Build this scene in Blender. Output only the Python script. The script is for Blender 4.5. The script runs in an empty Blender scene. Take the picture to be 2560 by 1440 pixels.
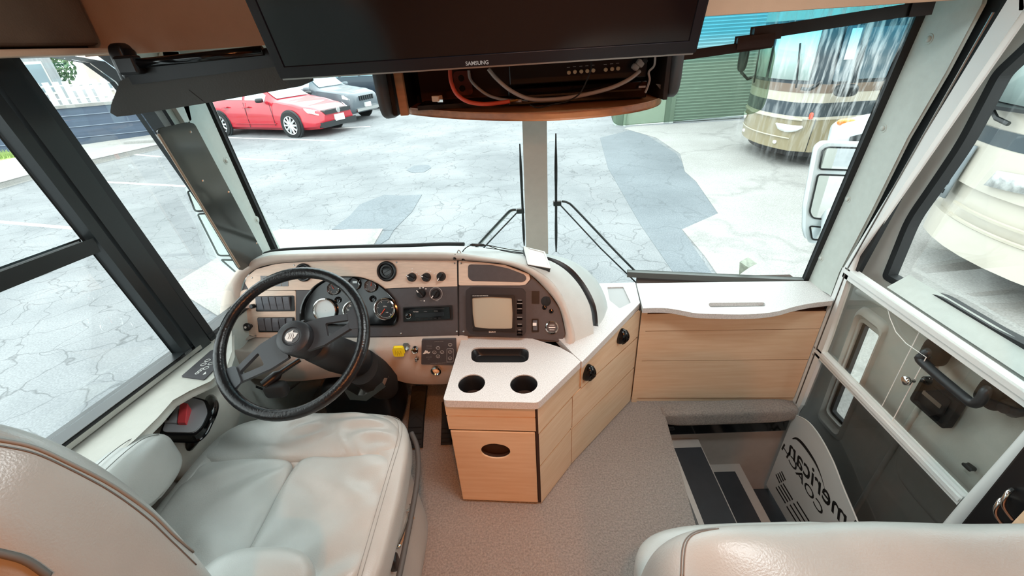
import bpy, bmesh, math, random
from mathutils import Vector as V, Matrix
from mathutils.geometry import tessellate_polygon
random.seed(7)
SC = bpy.context.scene
COL = SC.collection
PI = math.pi

# ---------------------------------------------------------------- camera
CAMP = V((0, 0, 1.5)); FPX = 1064.0
_p, _y, _r = math.radians(30), math.radians(-2), math.radians(3.7)
CW = V((math.sin(_y)*math.cos(_p), math.cos(_y)*math.cos(_p), -math.sin(_p)))
_u = V((math.cos(_y), -math.sin(_y), 0)); _v = _u.cross(CW)
CU = math.cos(_r)*_u - math.sin(_r)*_v
CV = math.sin(_r)*_u + math.cos(_r)*_v
cd = bpy.data.cameras.new('camera'); co = bpy.data.objects.new('camera', cd); COL.objects.link(co)
co.matrix_world = Matrix(((CU.x, CV.x, -CW.x, CAMP.x), (CU.y, CV.y, -CW.y, CAMP.y), (CU.z, CV.z, -CW.z, CAMP.z), (0, 0, 0, 1)))
cd.sensor_width = 36; cd.lens = FPX/2560*36; cd.clip_start = .02; cd.clip_end = 300
SC.camera = co

# ---------------------------------------------------------------- world, light, exposure
SC.view_settings.view_transform = 'Standard'; SC.view_settings.look = 'None'
SC.view_settings.exposure = EXPOSURE = 0.0
SC.view_settings.gamma = 1; SC.view_settings.use_curve_mapping = False
SC.cycles.max_bounces = 10; SC.cycles.transparent_max_bounces = 16
SC.cycles.diffuse_bounces = 5; SC.cycles.glossy_bounces = 4
SC.cycles.sample_clamp_indirect = 8
SKY_STRENGTH = 4.2
LAMP_WARM = (1.0, .33, .10)
LAMP_W = 20
SPOT_W = 48
PANEL_W = 10
wd = bpy.data.worlds.new('overcast_sky'); SC.world = wd; wd.use_nodes = True
nt = wd.node_tree; nt.nodes.clear()
wo = nt.nodes.new('ShaderNodeOutputWorld'); bg = nt.nodes.new('ShaderNodeBackground')
tc = nt.nodes.new('ShaderNodeTexCoord'); sp = nt.nodes.new('ShaderNodeSeparateXYZ'); rp = nt.nodes.new('ShaderNodeValToRGB')
nt.links.new(tc.outputs['Generated'], sp.inputs[0]); nt.links.new(sp.outputs['Z'], rp.inputs[0])
rp.color_ramp.elements[0].position = 0; rp.color_ramp.elements[0].color = (.80, .86, .88, 1)
rp.color_ramp.elements[1].position = .6; rp.color_ramp.elements[1].color = (.94, 1, 1, 1)
nt.links.new(rp.outputs[0], bg.inputs[0]); bg.inputs[1].default_value = SKY_STRENGTH
nt.links.new(bg.outputs[0], wo.inputs[0])

# ---------------------------------------------------------------- picture -> place helpers
def ray(x, y): return CW*FPX + CU*(x-1280) + CV*(720-y)
def on(x, y, ax, v):
    d = ray(x, y); i = 'xyz'.index(ax); return CAMP + d*((v-CAMP[i])/d[i])
def onp(x, y, p, n):
    d = ray(x, y); n = V(n); return CAMP + d*((V(p)-CAMP).dot(n)/d.dot(n))
class Frame:
    """a flat face: origin o, across ex, up ey, outward n"""
    def __init__(s, o, ex, ey):
        s.o = V(o); s.ex = V(ex).normalized(); s.n = s.ex.cross(V(ey)).normalized(); s.ey = s.n.cross(s.ex)
    def loc(s, x, y):
        q = onp(x, y, s.o, s.n)-s.o; return (q.dot(s.ex), q.dot(s.ey))
    def locs(s, pts): return [s.loc(*p) for p in pts]
    def at(s, u, v, w=0): return s.o + s.ex*u + s.ey*v + s.n*w
    def px(s, x, y, w=0): return s.at(*s.loc(x, y), w)
def sub(fr, u, v, w=0, rot=0):
    c, s_ = math.cos(rot), math.sin(rot)
    return Frame(fr.at(u, v, w), fr.ex*c+fr.ey*s_, fr.ey*c-fr.ex*s_)

# ---------------------------------------------------------------- materials
def lin(h):
    h = h.lstrip('#'); o = []
    for i in (0, 2, 4):
        c = int(h[i:i+2], 16)/255; o.append(c/12.92 if c <= .04045 else ((c+.055)/1.055)**2.4)
    return tuple(o)
MATS = {}
def mat(name, col, rough=.5, metal=0, var=0, scale=20, bump=0, bscale=None, spec=.5, stretch=None, col2=None, emit=0, coat=0, sheen=0, detail=4):
    if name in MATS: return MATS[name]
    m = bpy.data.materials.new(name); m.use_nodes = True; t = m.node_tree; b = t.nodes['Principled BSDF']
    c = lin(col) if isinstance(col, str) else col
    b.inputs['Base Color'].default_value = (*c, 1); b.inputs['Roughness'].default_value = rough; b.inputs['Metallic'].default_value = metal
    b.inputs['Specular IOR Level'].default_value = spec
    if coat: b.inputs['Coat Weight'].default_value = coat; b.inputs['Coat Roughness'].default_value = .05
    if sheen: b.inputs['Sheen Weight'].default_value = sheen
    if emit: b.inputs['Emission Color'].default_value = (*c, 1); b.inputs['Emission Strength'].default_value = emit
    if var or bump:
        tc = t.nodes.new('ShaderNodeTexCoord'); mp = t.nodes.new('ShaderNodeMapping')
        if stretch: mp.inputs['Scale'].default_value = stretch
        t.links.new(tc.outputs['Object'], mp.inputs[0])
        if var:
            n = t.nodes.new('ShaderNodeTexNoise'); n.inputs['Scale'].default_value = scale; n.inputs['Detail'].default_value = detail
            r = t.nodes.new('ShaderNodeValToRGB'); c2 = lin(col2) if col2 else tuple(max(0, x*(1-var)) for x in c)
            r.color_ramp.elements[0].position = .3; r.color_ramp.elements[0].color = (*c2, 1)
            r.color_ramp.elements[1].position = .7; r.color_ramp.elements[1].color = (*(c if col2 else tuple(min(1, x*(1+var*.5)) for x in c)), 1)
            t.links.new(mp.outputs[0], n.inputs[0]); t.links.new(n.outputs[0], r.inputs[0]); t.links.new(r.outputs[0], b.inputs['Base Color'])
        if bump:
            n2 = t.nodes.new('ShaderNodeTexNoise'); n2.inputs['Scale'].default_value = bscale or scale*4; n2.inputs['Detail'].default_value = 3
            bp = t.nodes.new('ShaderNodeBump'); bp.inputs['Strength'].default_value = bump; bp.inputs['Distance'].default_value = .01
            t.links.new(mp.outputs[0], n2.inputs[0]); t.links.new(n2.outputs[0], bp.inputs['Height']); t.links.new(bp.outputs[0], b.inputs['Normal'])
    MATS[name] = m; return m
def glass_mat(name, tint=(.93, .97, .96), gloss=.5, rough=0.0, ior=1.45, band=None, streak=False, diff=0, dcol=(.8, .8, .8)):
    """thin pane: see-through tint plus a Fresnel reflection; band=(z0,z1,colour) is the factory sun band; streak = dried run-off"""
    m = bpy.data.materials.new(name); m.use_nodes = True; t = m.node_tree; t.nodes.clear(); N = t.nodes.new; L = t.links.new
    out = N('ShaderNodeOutputMaterial'); tr = N('ShaderNodeBsdfTransparent'); gl = N('ShaderNodeBsdfGlossy'); fr = N('ShaderNodeFresnel'); mx = N('ShaderNodeMixShader'); ml = N('ShaderNodeMath')
    tr.inputs[0].default_value = (*tint, 1); gl.inputs['Roughness'].default_value = rough; fr.inputs[0].default_value = ior
    ml.operation = 'MULTIPLY'; ml.inputs[1].default_value = gloss
    L(fr.outputs[0], ml.inputs[0]); L(ml.outputs[0], mx.inputs[0]); L(tr.outputs[0], mx.inputs[1]); L(gl.outputs[0], mx.inputs[2])
    last = mx.outputs[0]
    if band or streak:
        tc = N('ShaderNodeTexCoord'); sp = N('ShaderNodeSeparateXYZ'); L(tc.outputs['Object'], sp.inputs[0])
    if band:
        mr = N('ShaderNodeMapRange'); mr.inputs[1].default_value = band[0]; mr.inputs[2].default_value = band[1]
        mc = N('ShaderNodeMix'); mc.data_type = 'RGBA'; L(sp.outputs['Z'], mr.inputs[0]); L(mr.outputs[0], mc.inputs[0])
        mc.inputs[6].default_value = (*tint, 1); mc.inputs[7].default_value = (*band[2], 1); L(mc.outputs[2], tr.inputs[0])
    if streak:
        mp = N('ShaderNodeMapping'); mp.inputs['Scale'].default_value = (85, 85, 3.0); L(tc.outputs['Object'], mp.inputs[0])
        wv = N('ShaderNodeTexNoise'); wv.inputs['Scale'].default_value = 9; L(tc.outputs['Object'], wv.inputs[0])
        ad = N('ShaderNodeMixRGB'); ad.blend_type = 'ADD'; ad.inputs[0].default_value = .9; L(mp.outputs[0], ad.inputs[1]); L(wv.outputs[1], ad.inputs[2])
        n = N('ShaderNodeTexNoise'); n.inputs['Scale'].default_value = 1; n.inputs['Detail'].default_value = 3; L(ad.outputs[0], n.inputs[0])
        r = N('ShaderNodeMapRange'); r.inputs[1].default_value = .50; r.inputs[2].default_value = .70; r.inputs[4].default_value = .62; L(n.outputs[0], r.inputs[0])
        big = N('ShaderNodeTexNoise'); big.inputs['Scale'].default_value = 3; L(tc.outputs['Object'], big.inputs[0])
        gx = N('ShaderNodeMapRange'); gx.inputs[1].default_value = .72; gx.inputs[2].default_value = .98; L(sp.outputs['X'], gx.inputs[0])
        gz = N('ShaderNodeMapRange'); gz.inputs[1].default_value = .35; gz.inputs[2].default_value = .75; L(sp.outputs['Z'], gz.inputs[0])
        a = N('ShaderNodeMath'); a.operation = 'MULTIPLY'; L(gx.outputs[0], a.inputs[0]); L(gz.outputs[0], a.inputs[1])
        a2 = N('ShaderNodeMath'); a2.operation = 'MULTIPLY'; L(a.outputs[0], a2.inputs[0]); L(r.outputs[0], a2.inputs[1])
        df = N('ShaderNodeBsdfTranslucent'); df.inputs[0].default_value = (.8, .85, .85, 1)
        mx2 = N('ShaderNodeMixShader'); L(a2.outputs[0], mx2.inputs[0]); L(last, mx2.inputs[1]); L(df.outputs[0], mx2.inputs[2]); last = mx2.outputs[0]
    if diff:
        d = N('ShaderNodeBsdfDiffuse'); d.inputs[0].default_value = (*dcol, 1); mx3 = N('ShaderNodeMixShader'); mx3.inputs[0].default_value = diff
        L(last, mx3.inputs[1]); L(d.outputs[0], mx3.inputs[2]); last = mx3.outputs[0]
    L(last, out.inputs[0]); return m

# ---------------------------------------------------------------- mesh helpers
def smooth_line(pts, n=6, closed=False):
    pts = [V(p) for p in pts]; m = len(pts); out = []
    rng = range(m) if closed else range(m-1)
    for i in rng:
        p1, p2 = pts[i], pts[(i+1) % m]
        p0 = pts[(i-1) % m] if closed or i > 0 else p1; p3 = pts[(i+2) % m] if closed or i+2 < m else p2
        for k in range(n):
            t = k/n; out.append(.5*((2*p1)+(p2-p0)*t+(2*p0-5*p1+4*p2-p3)*t*t+(3*p1-p0-3*p2+p3)*t**3))
    if not closed: out.append(pts[-1])
    return out
def resample(pts, n):
    pts = [V(p) for p in pts]; d = [0]
    for a, b in zip(pts, pts[1:]): d.append(d[-1]+(b-a).length)
    out = []; j = 0
    for k in range(n):
        s = d[-1]*k/(n-1)
        while j < len(d)-2 and d[j+1] < s: j += 1
        t = (s-d[j])/max(1e-9, d[j+1]-d[j]); out.append(pts[j].lerp(pts[j+1], t))
    return out
def rounded(pts, r, seg=4):
    out = []; n = len(pts)
    for i in range(n):
        p = V((*pts[i], 0)); a = V((*pts[i-1], 0)); b = V((*pts[(i+1) % n], 0))
        da, db = (a-p), (b-p); rr = (r[i] if isinstance(r, (list, tuple)) else r)
        rr = min(rr, da.length*.48, db.length*.48)
        if rr < 1e-5: out.append((p.x, p.y)); continue
        pa, pb = p+da.normalized()*rr, p+db.normalized()*rr
        for k in range(seg+1):
            t = k/seg; q = pa*(1-t)**2+p*2*t*(1-t)+pb*t*t; out.append((q.x, q.y))
    return out
def ellipse(cx, cy, rx, ry=None, n=24, a0=0):
    ry = rx if ry is None else ry
    return [(cx+rx*math.cos(a0+2*PI*k/n), cy+ry*math.sin(a0+2*PI*k/n)) for k in range(n)]
def rect(cx, cy, w, h): return [(cx-w/2, cy-h/2), (cx+w/2, cy-h/2), (cx+w/2, cy+h/2), (cx-w/2, cy+h/2)]

class MB:
    def __init__(s): s.v = []; s.f = []
    def add(s, vs, fs):
        o = len(s.v); s.v += [V(p) for p in vs]; s.f += [[i+o for i in f] for f in fs]; return s
    def box(s, c, size, rot=None):
        c = V(c); h = V(size)/2; vs = []
        for dx in (-1, 1):
            for dy in (-1, 1):
                for dz in (-1, 1):
                    q = V((dx*h.x, dy*h.y, dz*h.z)); q = rot @ q if rot else q; vs.append(c+q)
        return s.add(vs, [(0, 1, 3, 2), (4, 6, 7, 5), (0, 4, 5, 1), (2, 3, 7, 6), (0, 2, 6, 4), (1, 5, 7, 3)])
    def prism(s, pts, vec):
        pts = [V(p) for p in pts]; n = len(pts); vec = V(vec)
        nn = V((0, 0, 0))
        for a, b in zip(pts, pts[1:]+pts[:1]): nn += a.cross(b)
        if nn.dot(vec) > 0: pts = pts[::-1]
        fs = [list(range(n)), list(range(2*n-1, n-1, -1))] + [(i, i+n, (i+1) % n+n, (i+1) % n) for i in range(n)]
        return s.add(pts+[p+vec for p in pts], [f if k < 2 else f[::-1] for k, f in enumerate(fs)])
    def plate(s, fr, loops, w0, w1):
        """flat plate on a Frame between heights w0<w1; loops = [outer, hole, ...] in local 2D"""
        if not isinstance(loops[0][0], (tuple, list)): loops = [loops]
        if len(loops) == 1:
            return s.prism([fr.at(u, v, w0) for u, v in loops[0]], fr.n*(w1-w0))
        flat = [q for l in loops for q in l]; n = len(flat)
        tris = tessellate_polygon([[V((u, v, 0)) for u, v in l] for l in loops])
        vs = [fr.at(u, v, w0) for u, v in flat]+[fr.at(u, v, w1) for u, v in flat]; fs = []
        for t in tris:
            a, b, c = [V((*flat[i], 0)) for i in t]
            t = tuple(t) if (b-a).cross(c-a).z > 0 else tuple(t[::-1])
            fs.append([i+n for i in t]); fs.append(list(t[::-1]))
        o = 0
        for k, l in enumerate(loops):
            m = len(l); ar = sum(l[i][0]*l[(i+1) % m][1]-l[(i+1) % m][0]*l[i][1] for i in range(m))
            for i in range(m):
                a, b = o+i, o+(i+1) % m
                q = (a, b, b+n, a+n)
                if (ar > 0) != (k == 0): q = q[::-1]
                fs.append(q)
            o += m
        return s.add(vs, fs)
    def tube(s, pts, r, n=8, closed=False, flat=None):
        pts = [V(p) for p in pts]; m = len(pts); vs = []; up = None
        for i in range(m):
            if closed: t = pts[(i+1) % m]-pts[i-1]
            else: t = pts[min(i+1, m-1)]-pts[max(i-1, 0)]
            t = t.normalized() if t.length > 1e-9 else V((0, 0, 1))
            if up is None:
                up = t.cross(V((0, 0, 1)) if abs(t.z) < .9 else V((1, 0, 0))).normalized()
            else: up = (up-t*up.dot(t)).normalized()
            sd = t.cross(up); rr = r[i] if isinstance(r, (list, tuple)) else r
            for k in range(n):
                a = 2*PI*k/n; vs.append(pts[i]+up*(math.cos(a)*rr)+sd*(math.sin(a)*rr*(flat or 1)))
        fs = []
        for i in range(m if closed else m-1):
            for k in range(n):
                a, b = i*n+k, i*n+(k+1) % n; c, d = ((i+1) % m)*n+(k+1) % n, ((i+1) % m)*n+k
                fs.append((a, b, c, d))
        if not closed: fs += [list(range(n))[::-1], list(range((m-1)*n, m*n))]
        return s.add(vs, fs)
    def lathe(s, fr, prof, n=24, cap=True):
        vs = []; fs = []
        for r, w in prof:
            for k in range(n):
                a = 2*PI*k/n; vs.append(fr.at(r*math.cos(a), r*math.sin(a), w))
        for i in range(len(prof)-1):
            for k in range(n):
                fs.append((i*n+k, i*n+(k+1) % n, (i+1)*n+(k+1) % n, (i+1)*n+k))
        if cap: fs += [list(range(n))[::-1], list(range((len(prof)-1)*n, len(prof)*n))]
        return s.add(vs, fs)
    def loft(s, rings, closed=False, cap=False):
        n = len(rings[0]); vs = [p for r in rings for p in r]; fs = []
        for i in range(len(rings)-1):
            for k in range(n if closed else n-1):
                fs.append((i*n+k, i*n+(k+1) % n, (i+1)*n+(k+1) % n, (i+1)*n+k))
        if cap: fs += [list(range(n))[::-1], list(range((len(rings)-1)*n, len(rings)*n))]
        return s.add(vs, fs)
    def cushion(s, c, size, e=4, n=20, fn=None, rot=None, e2=None):
        """puffy block: cube sphere pushed to a superellipsoid of exponent e; fn(q) bends points in -1..1 space"""
        c = V(c); h = V(size)/2; idx = {}; vs = []; fs = []
        def vid(i, j, k):
            key = (i, j, k)
            if key not in idx:
                q = V((2*i/n-1, 2*j/n-1, 2*k/n-1))
                q = V([math.copysign(math.sin(abs(x)*PI/2)**.8 if abs(x) < 1 else 1, x) for x in q])
                l = (abs(q.x)**e+abs(q.y)**e+abs(q.z)**e)**(1/e); q = q/l
                p = V((q.x*h.x, q.y*h.y, q.z*h.z))
                if fn: p = fn(q, p)
                if rot: p = rot @ p
                idx[key] = len(vs); vs.append(c+p)
            return idx[key]
        for a in range(n):
            for b in range(n):
                for side in (0, n):
                    for ax in range(3):
                        def P_(u, v):
                            t = [0, 0, 0]; t[ax] = side; t[(ax+1) % 3] = u; t[(ax+2) % 3] = v; return vid(*t)
                        f = [P_(a, b), P_(a+1, b), P_(a+1, b+1), P_(a, b+1)]
                        fs.append(f if side else f[::-1])
        return s.add(vs, fs)
    def build(s, name, m, parent=None, bevel=0, seg=2, smooth=0, subd=0, solid=0, tags=None):
        me = bpy.data.meshes.new(name); off = V((0, 0, 0)); q = parent
        while q is not None: off += q.location; q = q.parent
        me.from_pydata([tuple(p-off) for p in s.v], [], [tuple(f) for f in s.f]); me.update()
        if smooth:
            me.polygons.foreach_set('use_smooth', [True]*len(me.polygons))
            if smooth < 180: me.set_sharp_from_angle(angle=math.radians(smooth))
        o = bpy.data.objects.new(name, me); COL.objects.link(o)
        if parent is not None: o.parent = parent
        if m is not None: me.materials.append(m)
        if solid:
            d = o.modifiers.new('solid', 'SOLIDIFY'); d.thickness = solid; d.offset = 0
        if bevel:
            d = o.modifiers.new('bevel', 'BEVEL'); d.width = bevel; d.segments = seg; d.limit_method = 'ANGLE'; d.angle_limit = math.radians(35)
        if subd:
            d = o.modifiers.new('subd', 'SUBSURF'); d.levels = d.render_levels = subd
        return o
def tag(o, label=None, cat=None, group=None, kind=None):
    if label: o['label'] = label
    if cat: o['category'] = cat
    if group: o['group'] = group
    if kind: o['kind'] = kind
    return o
def thing(name, label, cat, loc=(0, 0, 0), group=None, kind=None):
    o = bpy.data.objects.new(name, None); o.empty_display_size = .05; COL.objects.link(o); o.location = loc
    return tag(o, label, cat, group, kind)
def text(name, body, fr, u, v, size, m, parent, w=.0006, ext=.0003, mirror=False, align='CENTER', bold=0, sx=1, shear=0):
    cu = bpy.data.curves.new(name, 'FONT'); cu.body = body; cu.size = size; cu.align_x = align; cu.align_y = 'CENTER'; cu.extrude = 0; cu.offset = bold; cu.shear = shear
    cu.resolution_u = 3
    tmp = bpy.data.objects.new('tmp', cu); COL.objects.link(tmp)
    bpy.context.view_layer.update()
    me = bpy.data.meshes.new_from_object(tmp.evaluated_get(bpy.context.evaluated_depsgraph_get()))
    bpy.data.objects.remove(tmp)
    sg = -1 if mirror else 1
    b = MB(); b.add([fr.at(u+sg*q.co.x*sx, v+q.co.y, w) for q in me.vertices], [list(f.vertices)[::sg] for f in me.polygons])
    bpy.data.meshes.remove(me)
    return b.build(name, m, parent)
def copy_tree(o, parent=None):
    c = o.copy(); COL.objects.link(c)
    if parent is not None: c.parent = parent
    for ch in list(o.children): copy_tree(ch, c)
    return c
def strokes(fr, segs, r=.0008, w=.0008):
    b = MB()
    for a in segs: b.tube([fr.at(u, v, w) for u, v in a], r, 4)
    return b
def ringline(fr, cx, cy, rx, ry=None, r=.0008, w=.0008, n=20):
    return MB().tube([fr.at(u, v, w) for u, v in ellipse(cx, cy, rx, ry, n)], r, 4, closed=True)
# ---------------------------------------------------------------- shared materials
M = {}
M['carpet'] = mat('carpet', '#bbb2aa', .95, var=.34, scale=150, bump=1.0, bscale=320, spec=.15, detail=10, sheen=.2)
M['trim'] = mat('trim_vinyl', '#bfc8c2', .6, var=.05, scale=40, bump=.12, bscale=500)
M['dash'] = mat('dash_vinyl', '#bdb2a8', .55, var=.06, scale=30, bump=.15, bscale=600)
M['charcoal'] = mat('charcoal_face', '#4a484b', .42, var=.08, scale=60, bump=.06, bscale=500)
M['beigeface'] = mat('pale_wood_face', '#dac3b0', .38, var=.10, scale=14, stretch=(1.5, 12, 14))
M['black'] = mat('black_plastic', '#131416', .38)
M['blackgloss'] = mat('black_gloss', '#0b0c0e', .12)
M['rubber'] = mat('black_rubber', '#17191a', .75, var=.2, scale=30)
M['gasket'] = mat('gasket', '#14181a', .6)
M['charframe'] = mat('dark_window_frame', '#1d2224', .35)
M['chrome'] = mat('chrome', '#d9d9d6', .12, 1)
M['steel'] = mat('steel', '#b0aeaa', .3, 1)
M['counter'] = mat('solid_surface', '#d2d3d2', .36, var=.22, scale=300, detail=2)
M['wood'] = mat('maple', '#e4cfb2', .42, var=.22, scale=5, stretch=(1.2, 1.2, 16), col2='#dabf9c', bump=.05, bscale=40, detail=6)
M['woodshade'] = mat('maple_shadow_gap', '#38251a', .7)  # near-black brown puts the shade between cabinet boards into the colour
M['shelfwood'] = mat('shelf_wood', '#b97e55', .45, var=.2, scale=6, stretch=(2, 14, 14))
M['white'] = mat('white_enamel', '#e3e7e5', .35)
M['whitetrim'] = mat('white_trim', '#d8d6d0', .45)
M['doorpanel'] = mat('door_moulding', '#bcbcb5', .5, var=.05, scale=20, bump=.1, bscale=500)
M['leather'] = mat('grey_leather', '#b3b6b2', .30, var=.10, scale=7, bump=.10, bscale=350, spec=.55)
M['leatherdark'] = mat('leather_seam', '#6a6a66', .7)
M['mesh'] = glass_mat('shading_screen', (.72, .72, .72), .1)
M['glass'] = glass_mat('window_glass', (.95, .98, .975), .2)
M['acrylic'] = glass_mat('acrylic', (.97, .98, .97), .12)
M['wsglass'] = glass_mat('windshield_glass', (.95, .985, .98), .25, band=(.70, .79, (.36, .74, .84)))
M['wsglassR'] = glass_mat('windshield_glass_stained', (.95, .985, .98), .25, band=(.70, .79, (.36, .74, .84)), streak=True)
M['led'] = mat('white_ink', '#e8e8e4', .5)
M['dimink'] = mat('grey_ink', '#a9a9a8', .5)
M['red'] = mat('red_plastic', '#d8474d', .4)
M['yellow'] = mat('yellow_plastic', '#f0de22', .5)
M['brownfab'] = mat('brown_brocade', '#6d5a4a', .8, var=.25, scale=7, bump=.2, bscale=200)
M['headliner'] = mat('padded_tan_vinyl', '#d3b296', .6, var=.04, scale=20, bump=.1, bscale=300)
M['ceil'] = mat('ceiling_vinyl', '#b39c84', .7)
M['lampglass'] = mat('lamp_diffuser', '#ffd9a8', .5, emit=3)

# ---------------------------------------------------------------- room shell (structure)
XL, XR = -1.1, 1.22
def struct(o, label=None, cat=None): return tag(o, label, cat, kind='structure')
FZ = Frame((0, 0, 0), (1, 0, 0), (0, 1, 0))
struct(MB().plate(FZ, [(-1.12, -4), (1.2, -4), (1.2, .60), (.525, .60), (.604, 1.44), (1.2, 1.44), (1.2, 1.78), (-1.12, 1.78)], -.04, 0)
       .build('floor', M['carpet'], bevel=.008, seg=2), 'worn grey beige carpet between the seats and the dash', 'floor')
# left wall with the driver window and a rear window
FL = Frame((XL, 0, 0), (0, 1, 0), (0, 0, 1))     # n points to +X (inside)
wl = [(.15, .795), (.683, .733), (1.1, .682), (1.62, .63), (1.58, .78), (1.42, 1.37), (1.375, 1.50), (1.32, 1.545), (1.22, 1.555), (.15, 1.555)]
rw = [(-1.1, .75), (-.25, .75), (-.25, 1.5), (-1.1, 1.5)]
wall = struct(MB().plate(FL, [[(-4, -.9), (1.78, -.9), (1.78, .62), (1.70, 1.1), (1.66, 1.5), (1.60, 2.02), (-4, 2.02)], wl], -.05, 0)
              .build('wall_left', M['trim']), 'driver side wall below and around the side window', 'wall')
# driver window
w1 = struct(thing('window_1', 'driver side sliding window with thick black frame', 'window', (XL, 1, .68)))
wl_in = [(.15, .815), (.683, .752), (1.1, .70), (1.59, .65), (1.545, .78), (1.375, 1.37), (1.335, 1.465), (1.28, 1.515), (1.20, 1.530), (.15, 1.530)]
MB().plate(FL, [wl, wl_in], -.05, .012).build('frame', M['charframe'], w1, bevel=.003)
MB().plate(FL, wl_in, -.034, -.030).build('pane', M['glass'], w1)
def bar(fr, px_a, px_b, wid, w0, w1_, m, name, parent, bev=.004, e0=0, e1=0):
    a, b = V((*fr.loc(*px_a), 0)), V((*fr.loc(*px_b), 0)); d = (b-a).normalized(); a -= d*e0; b += d*e1; s = V((-d.y, d.x, 0))*wid/2
    return MB().plate(fr, [(q.x, q.y) for q in (a-s, b-s, b+s, a+s)], w0, w1_).build(name, m, parent, bevel=bev)
bar(FL, (25, 215), (498, 862), .044, -.03, .014, M['charframe'], 'mullion', w1, .008, e0=.12, e1=.03)
bar(FL, (56, 190), (512, 822), .018, -.03, .008, M['gasket'], 'mullion', w1, .005, e0=.14, e1=.05)
bar(FL, (-10, 262), (458, 872), .020, -.03, .010, M['charframe'], 'mullion', w1, .005, e0=.12, e1=.03)
bar(FL, (0, 703), (232, 614), .026, -.03, .0065, M['charframe'], 'sash_rail', w1, .006, e0=.5)
tag(MB().plate(FL, [(.15, .805), (.683, .743), (1.12, .69), (1.12, .680), (.683, .733), (.15, .795)], 0, .02).build('sill_channel', M['steel'], w1, bevel=.002), 'bright metal sill channel')
# left sill console: slanted ledge and side panel
LG = Frame((XL, .683, .722), (1, 0, 0), (0, .417, -.051))
def lgp(pts): return [onp(x, y, LG.o, LG.n) for x, y in pts]
ledge_px = [(120, 1158), (178, 1116), (480, 882), (520, 850), (572, 830), (572, 880), (560, 915), (520, 952), (470, 975), (425, 1000), (385, 1045), (330, 1098), (280, 1140), (200, 1190)]
lg3 = lgp(ledge_px); lg3 = [V((max(p.x, XL+.001), p.y, p.z)) for p in lg3]
sl = thing('side_console', 'grey beige moulded sill ledge under the driver window with a switch pad', 'console', (-1.0, .9, .6))
M['trimwarm'] = mat('sill_vinyl', '#bfbeb5', .5, var=.05, scale=30, bump=.1, bscale=500)
MB().prism(lg3, (0, 0, -.024)).build('ledge', M['trimwarm'], sl, bevel=.009, seg=4, smooth=60)
inner = resample(smooth_line(lg3[5:][:], 4), 30)
r0 = [p+V((-.012, 0, -.024)) for p in inner]; r1 = [V((min(p.x, -1.085), p.y, p.z-.045)) for p in inner]; r2 = [V((-1.09, p.y, .0)) for p in inner]
MB().loft([[p+V((-.01, 0, -.012)) for p in inner], r0, r1, r2]).build('side_panel', M['trimwarm'], sl, smooth=180)
# switch pad on the ledge
sp_ = [(455, 943), (528, 879), (562, 868), (556, 905), (511, 951)]
SP = Frame(onp(510, 920, LG.o, LG.n), (1, 0, 0), (0, .417, -.051))
pad = MB().plate(SP, rounded(SP.locs(sp_), .004), 0, .004).build('switch_pad', M['charcoal'], sl, bevel=.001)
b = MB()
for (x, y, rr) in [(510, 914, .0075), (520, 904, .0075), (528, 912, .0075), (516, 923, .0075), (494, 936, .005), (500, 931, .005), (506, 926, .005)]:
    u, v = SP.loc(x, y); b.tube([SP.at(a, c, .0045) for a, c in ellipse(u, v, rr, rr, 14)], .0011, 4, closed=True)
b.build('symbol', M['led'], pad)
text('symbol', 'J', SP, *SP.loc(548, 888), .018, M['led'], pad, w=.0046)
MB().plate(SP, [SP.loc(x, y) for x, y in [(508, 940), (516, 932), (516, 938)]], .004, .005).build('symbol', M['led'], pad)
# right wall behind the door, rear wall, ceiling, front
FR = Frame((XR, 0, 0), (0, -1, 0), (0, 0, 1))    # n points to -X (inside)
struct(MB().plate(FR, [[(-.60, -.9), (4, -.9), (4, 2.02), (-.60, 2.02)]], -.05, 0).build('wall_right', mat('rear_panelling', '#7d5a3e', .6)), 'passenger side wall behind the entry door', 'wall')
struct(MB().plate(FR, [[(-1.78, 1.56), (-.60, 1.56), (-.60, 2.02), (-1.6, 2.02)]], -.05, 0).build('wall_right', M['trim']), 'wall strip above the entry door', 'wall')
struct(MB().box((.06, -4.03, .56), (2.42, .05, 2.92)).build('wall_rear', mat('rear_panelling', '#7d5a3e', .6)), 'maple panelled partition behind the camera', 'wall')
struct(MB().box((.06, -1.2, 2.03), (2.42, 5.6, .05)).build('ceiling', M['ceil']), 'vinyl ceiling over the seats', 'ceiling')
M['firewall'] = mat('firewall', '#2a2624', .9)
struct(MB().box((.06, 1.735, .06), (2.36, .03, .80)).build('wall_front', M['firewall']), 'dark firewall under the dash', 'wall')
# A pillars
Rk = V((0, .113, -.994))
WL = Frame((-1.1, 1.70, .75), (1.167, .111, 0), -Rk)    # left windshield glass, n faces the driver
WR = Frame((1.233, 1.591, .55), (.718, -.147, 0), -Rk)
def pillar(name, pxs, fr, caps, m, label, off=.004, th=.012):
    t = struct(thing(name, label, 'pillar', fr.px(*caps[0])))
    MB().plate(fr, fr.locs(pxs), off, off+th).build('cover', m, t, bevel=.004, seg=3)
    for c in caps:
        f2 = sub(fr, *fr.loc(*c), off+th)
        MB().lathe(f2, [(.015, 0), (.014, .0015), (.011, .001), (.0095, .0005)], 18).build('screw_cap', m, t, smooth=40)
        MB().lathe(f2, [(.0085, -.002), (.0085, .003), (.006, .0055), (0.0001, .0062)], 16).build('screw_cap', m, t, smooth=60)
    return t
FL2 = Frame((XL+.004, 0, 0), (0, 1, 0), (0, 0, 1))
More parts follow.
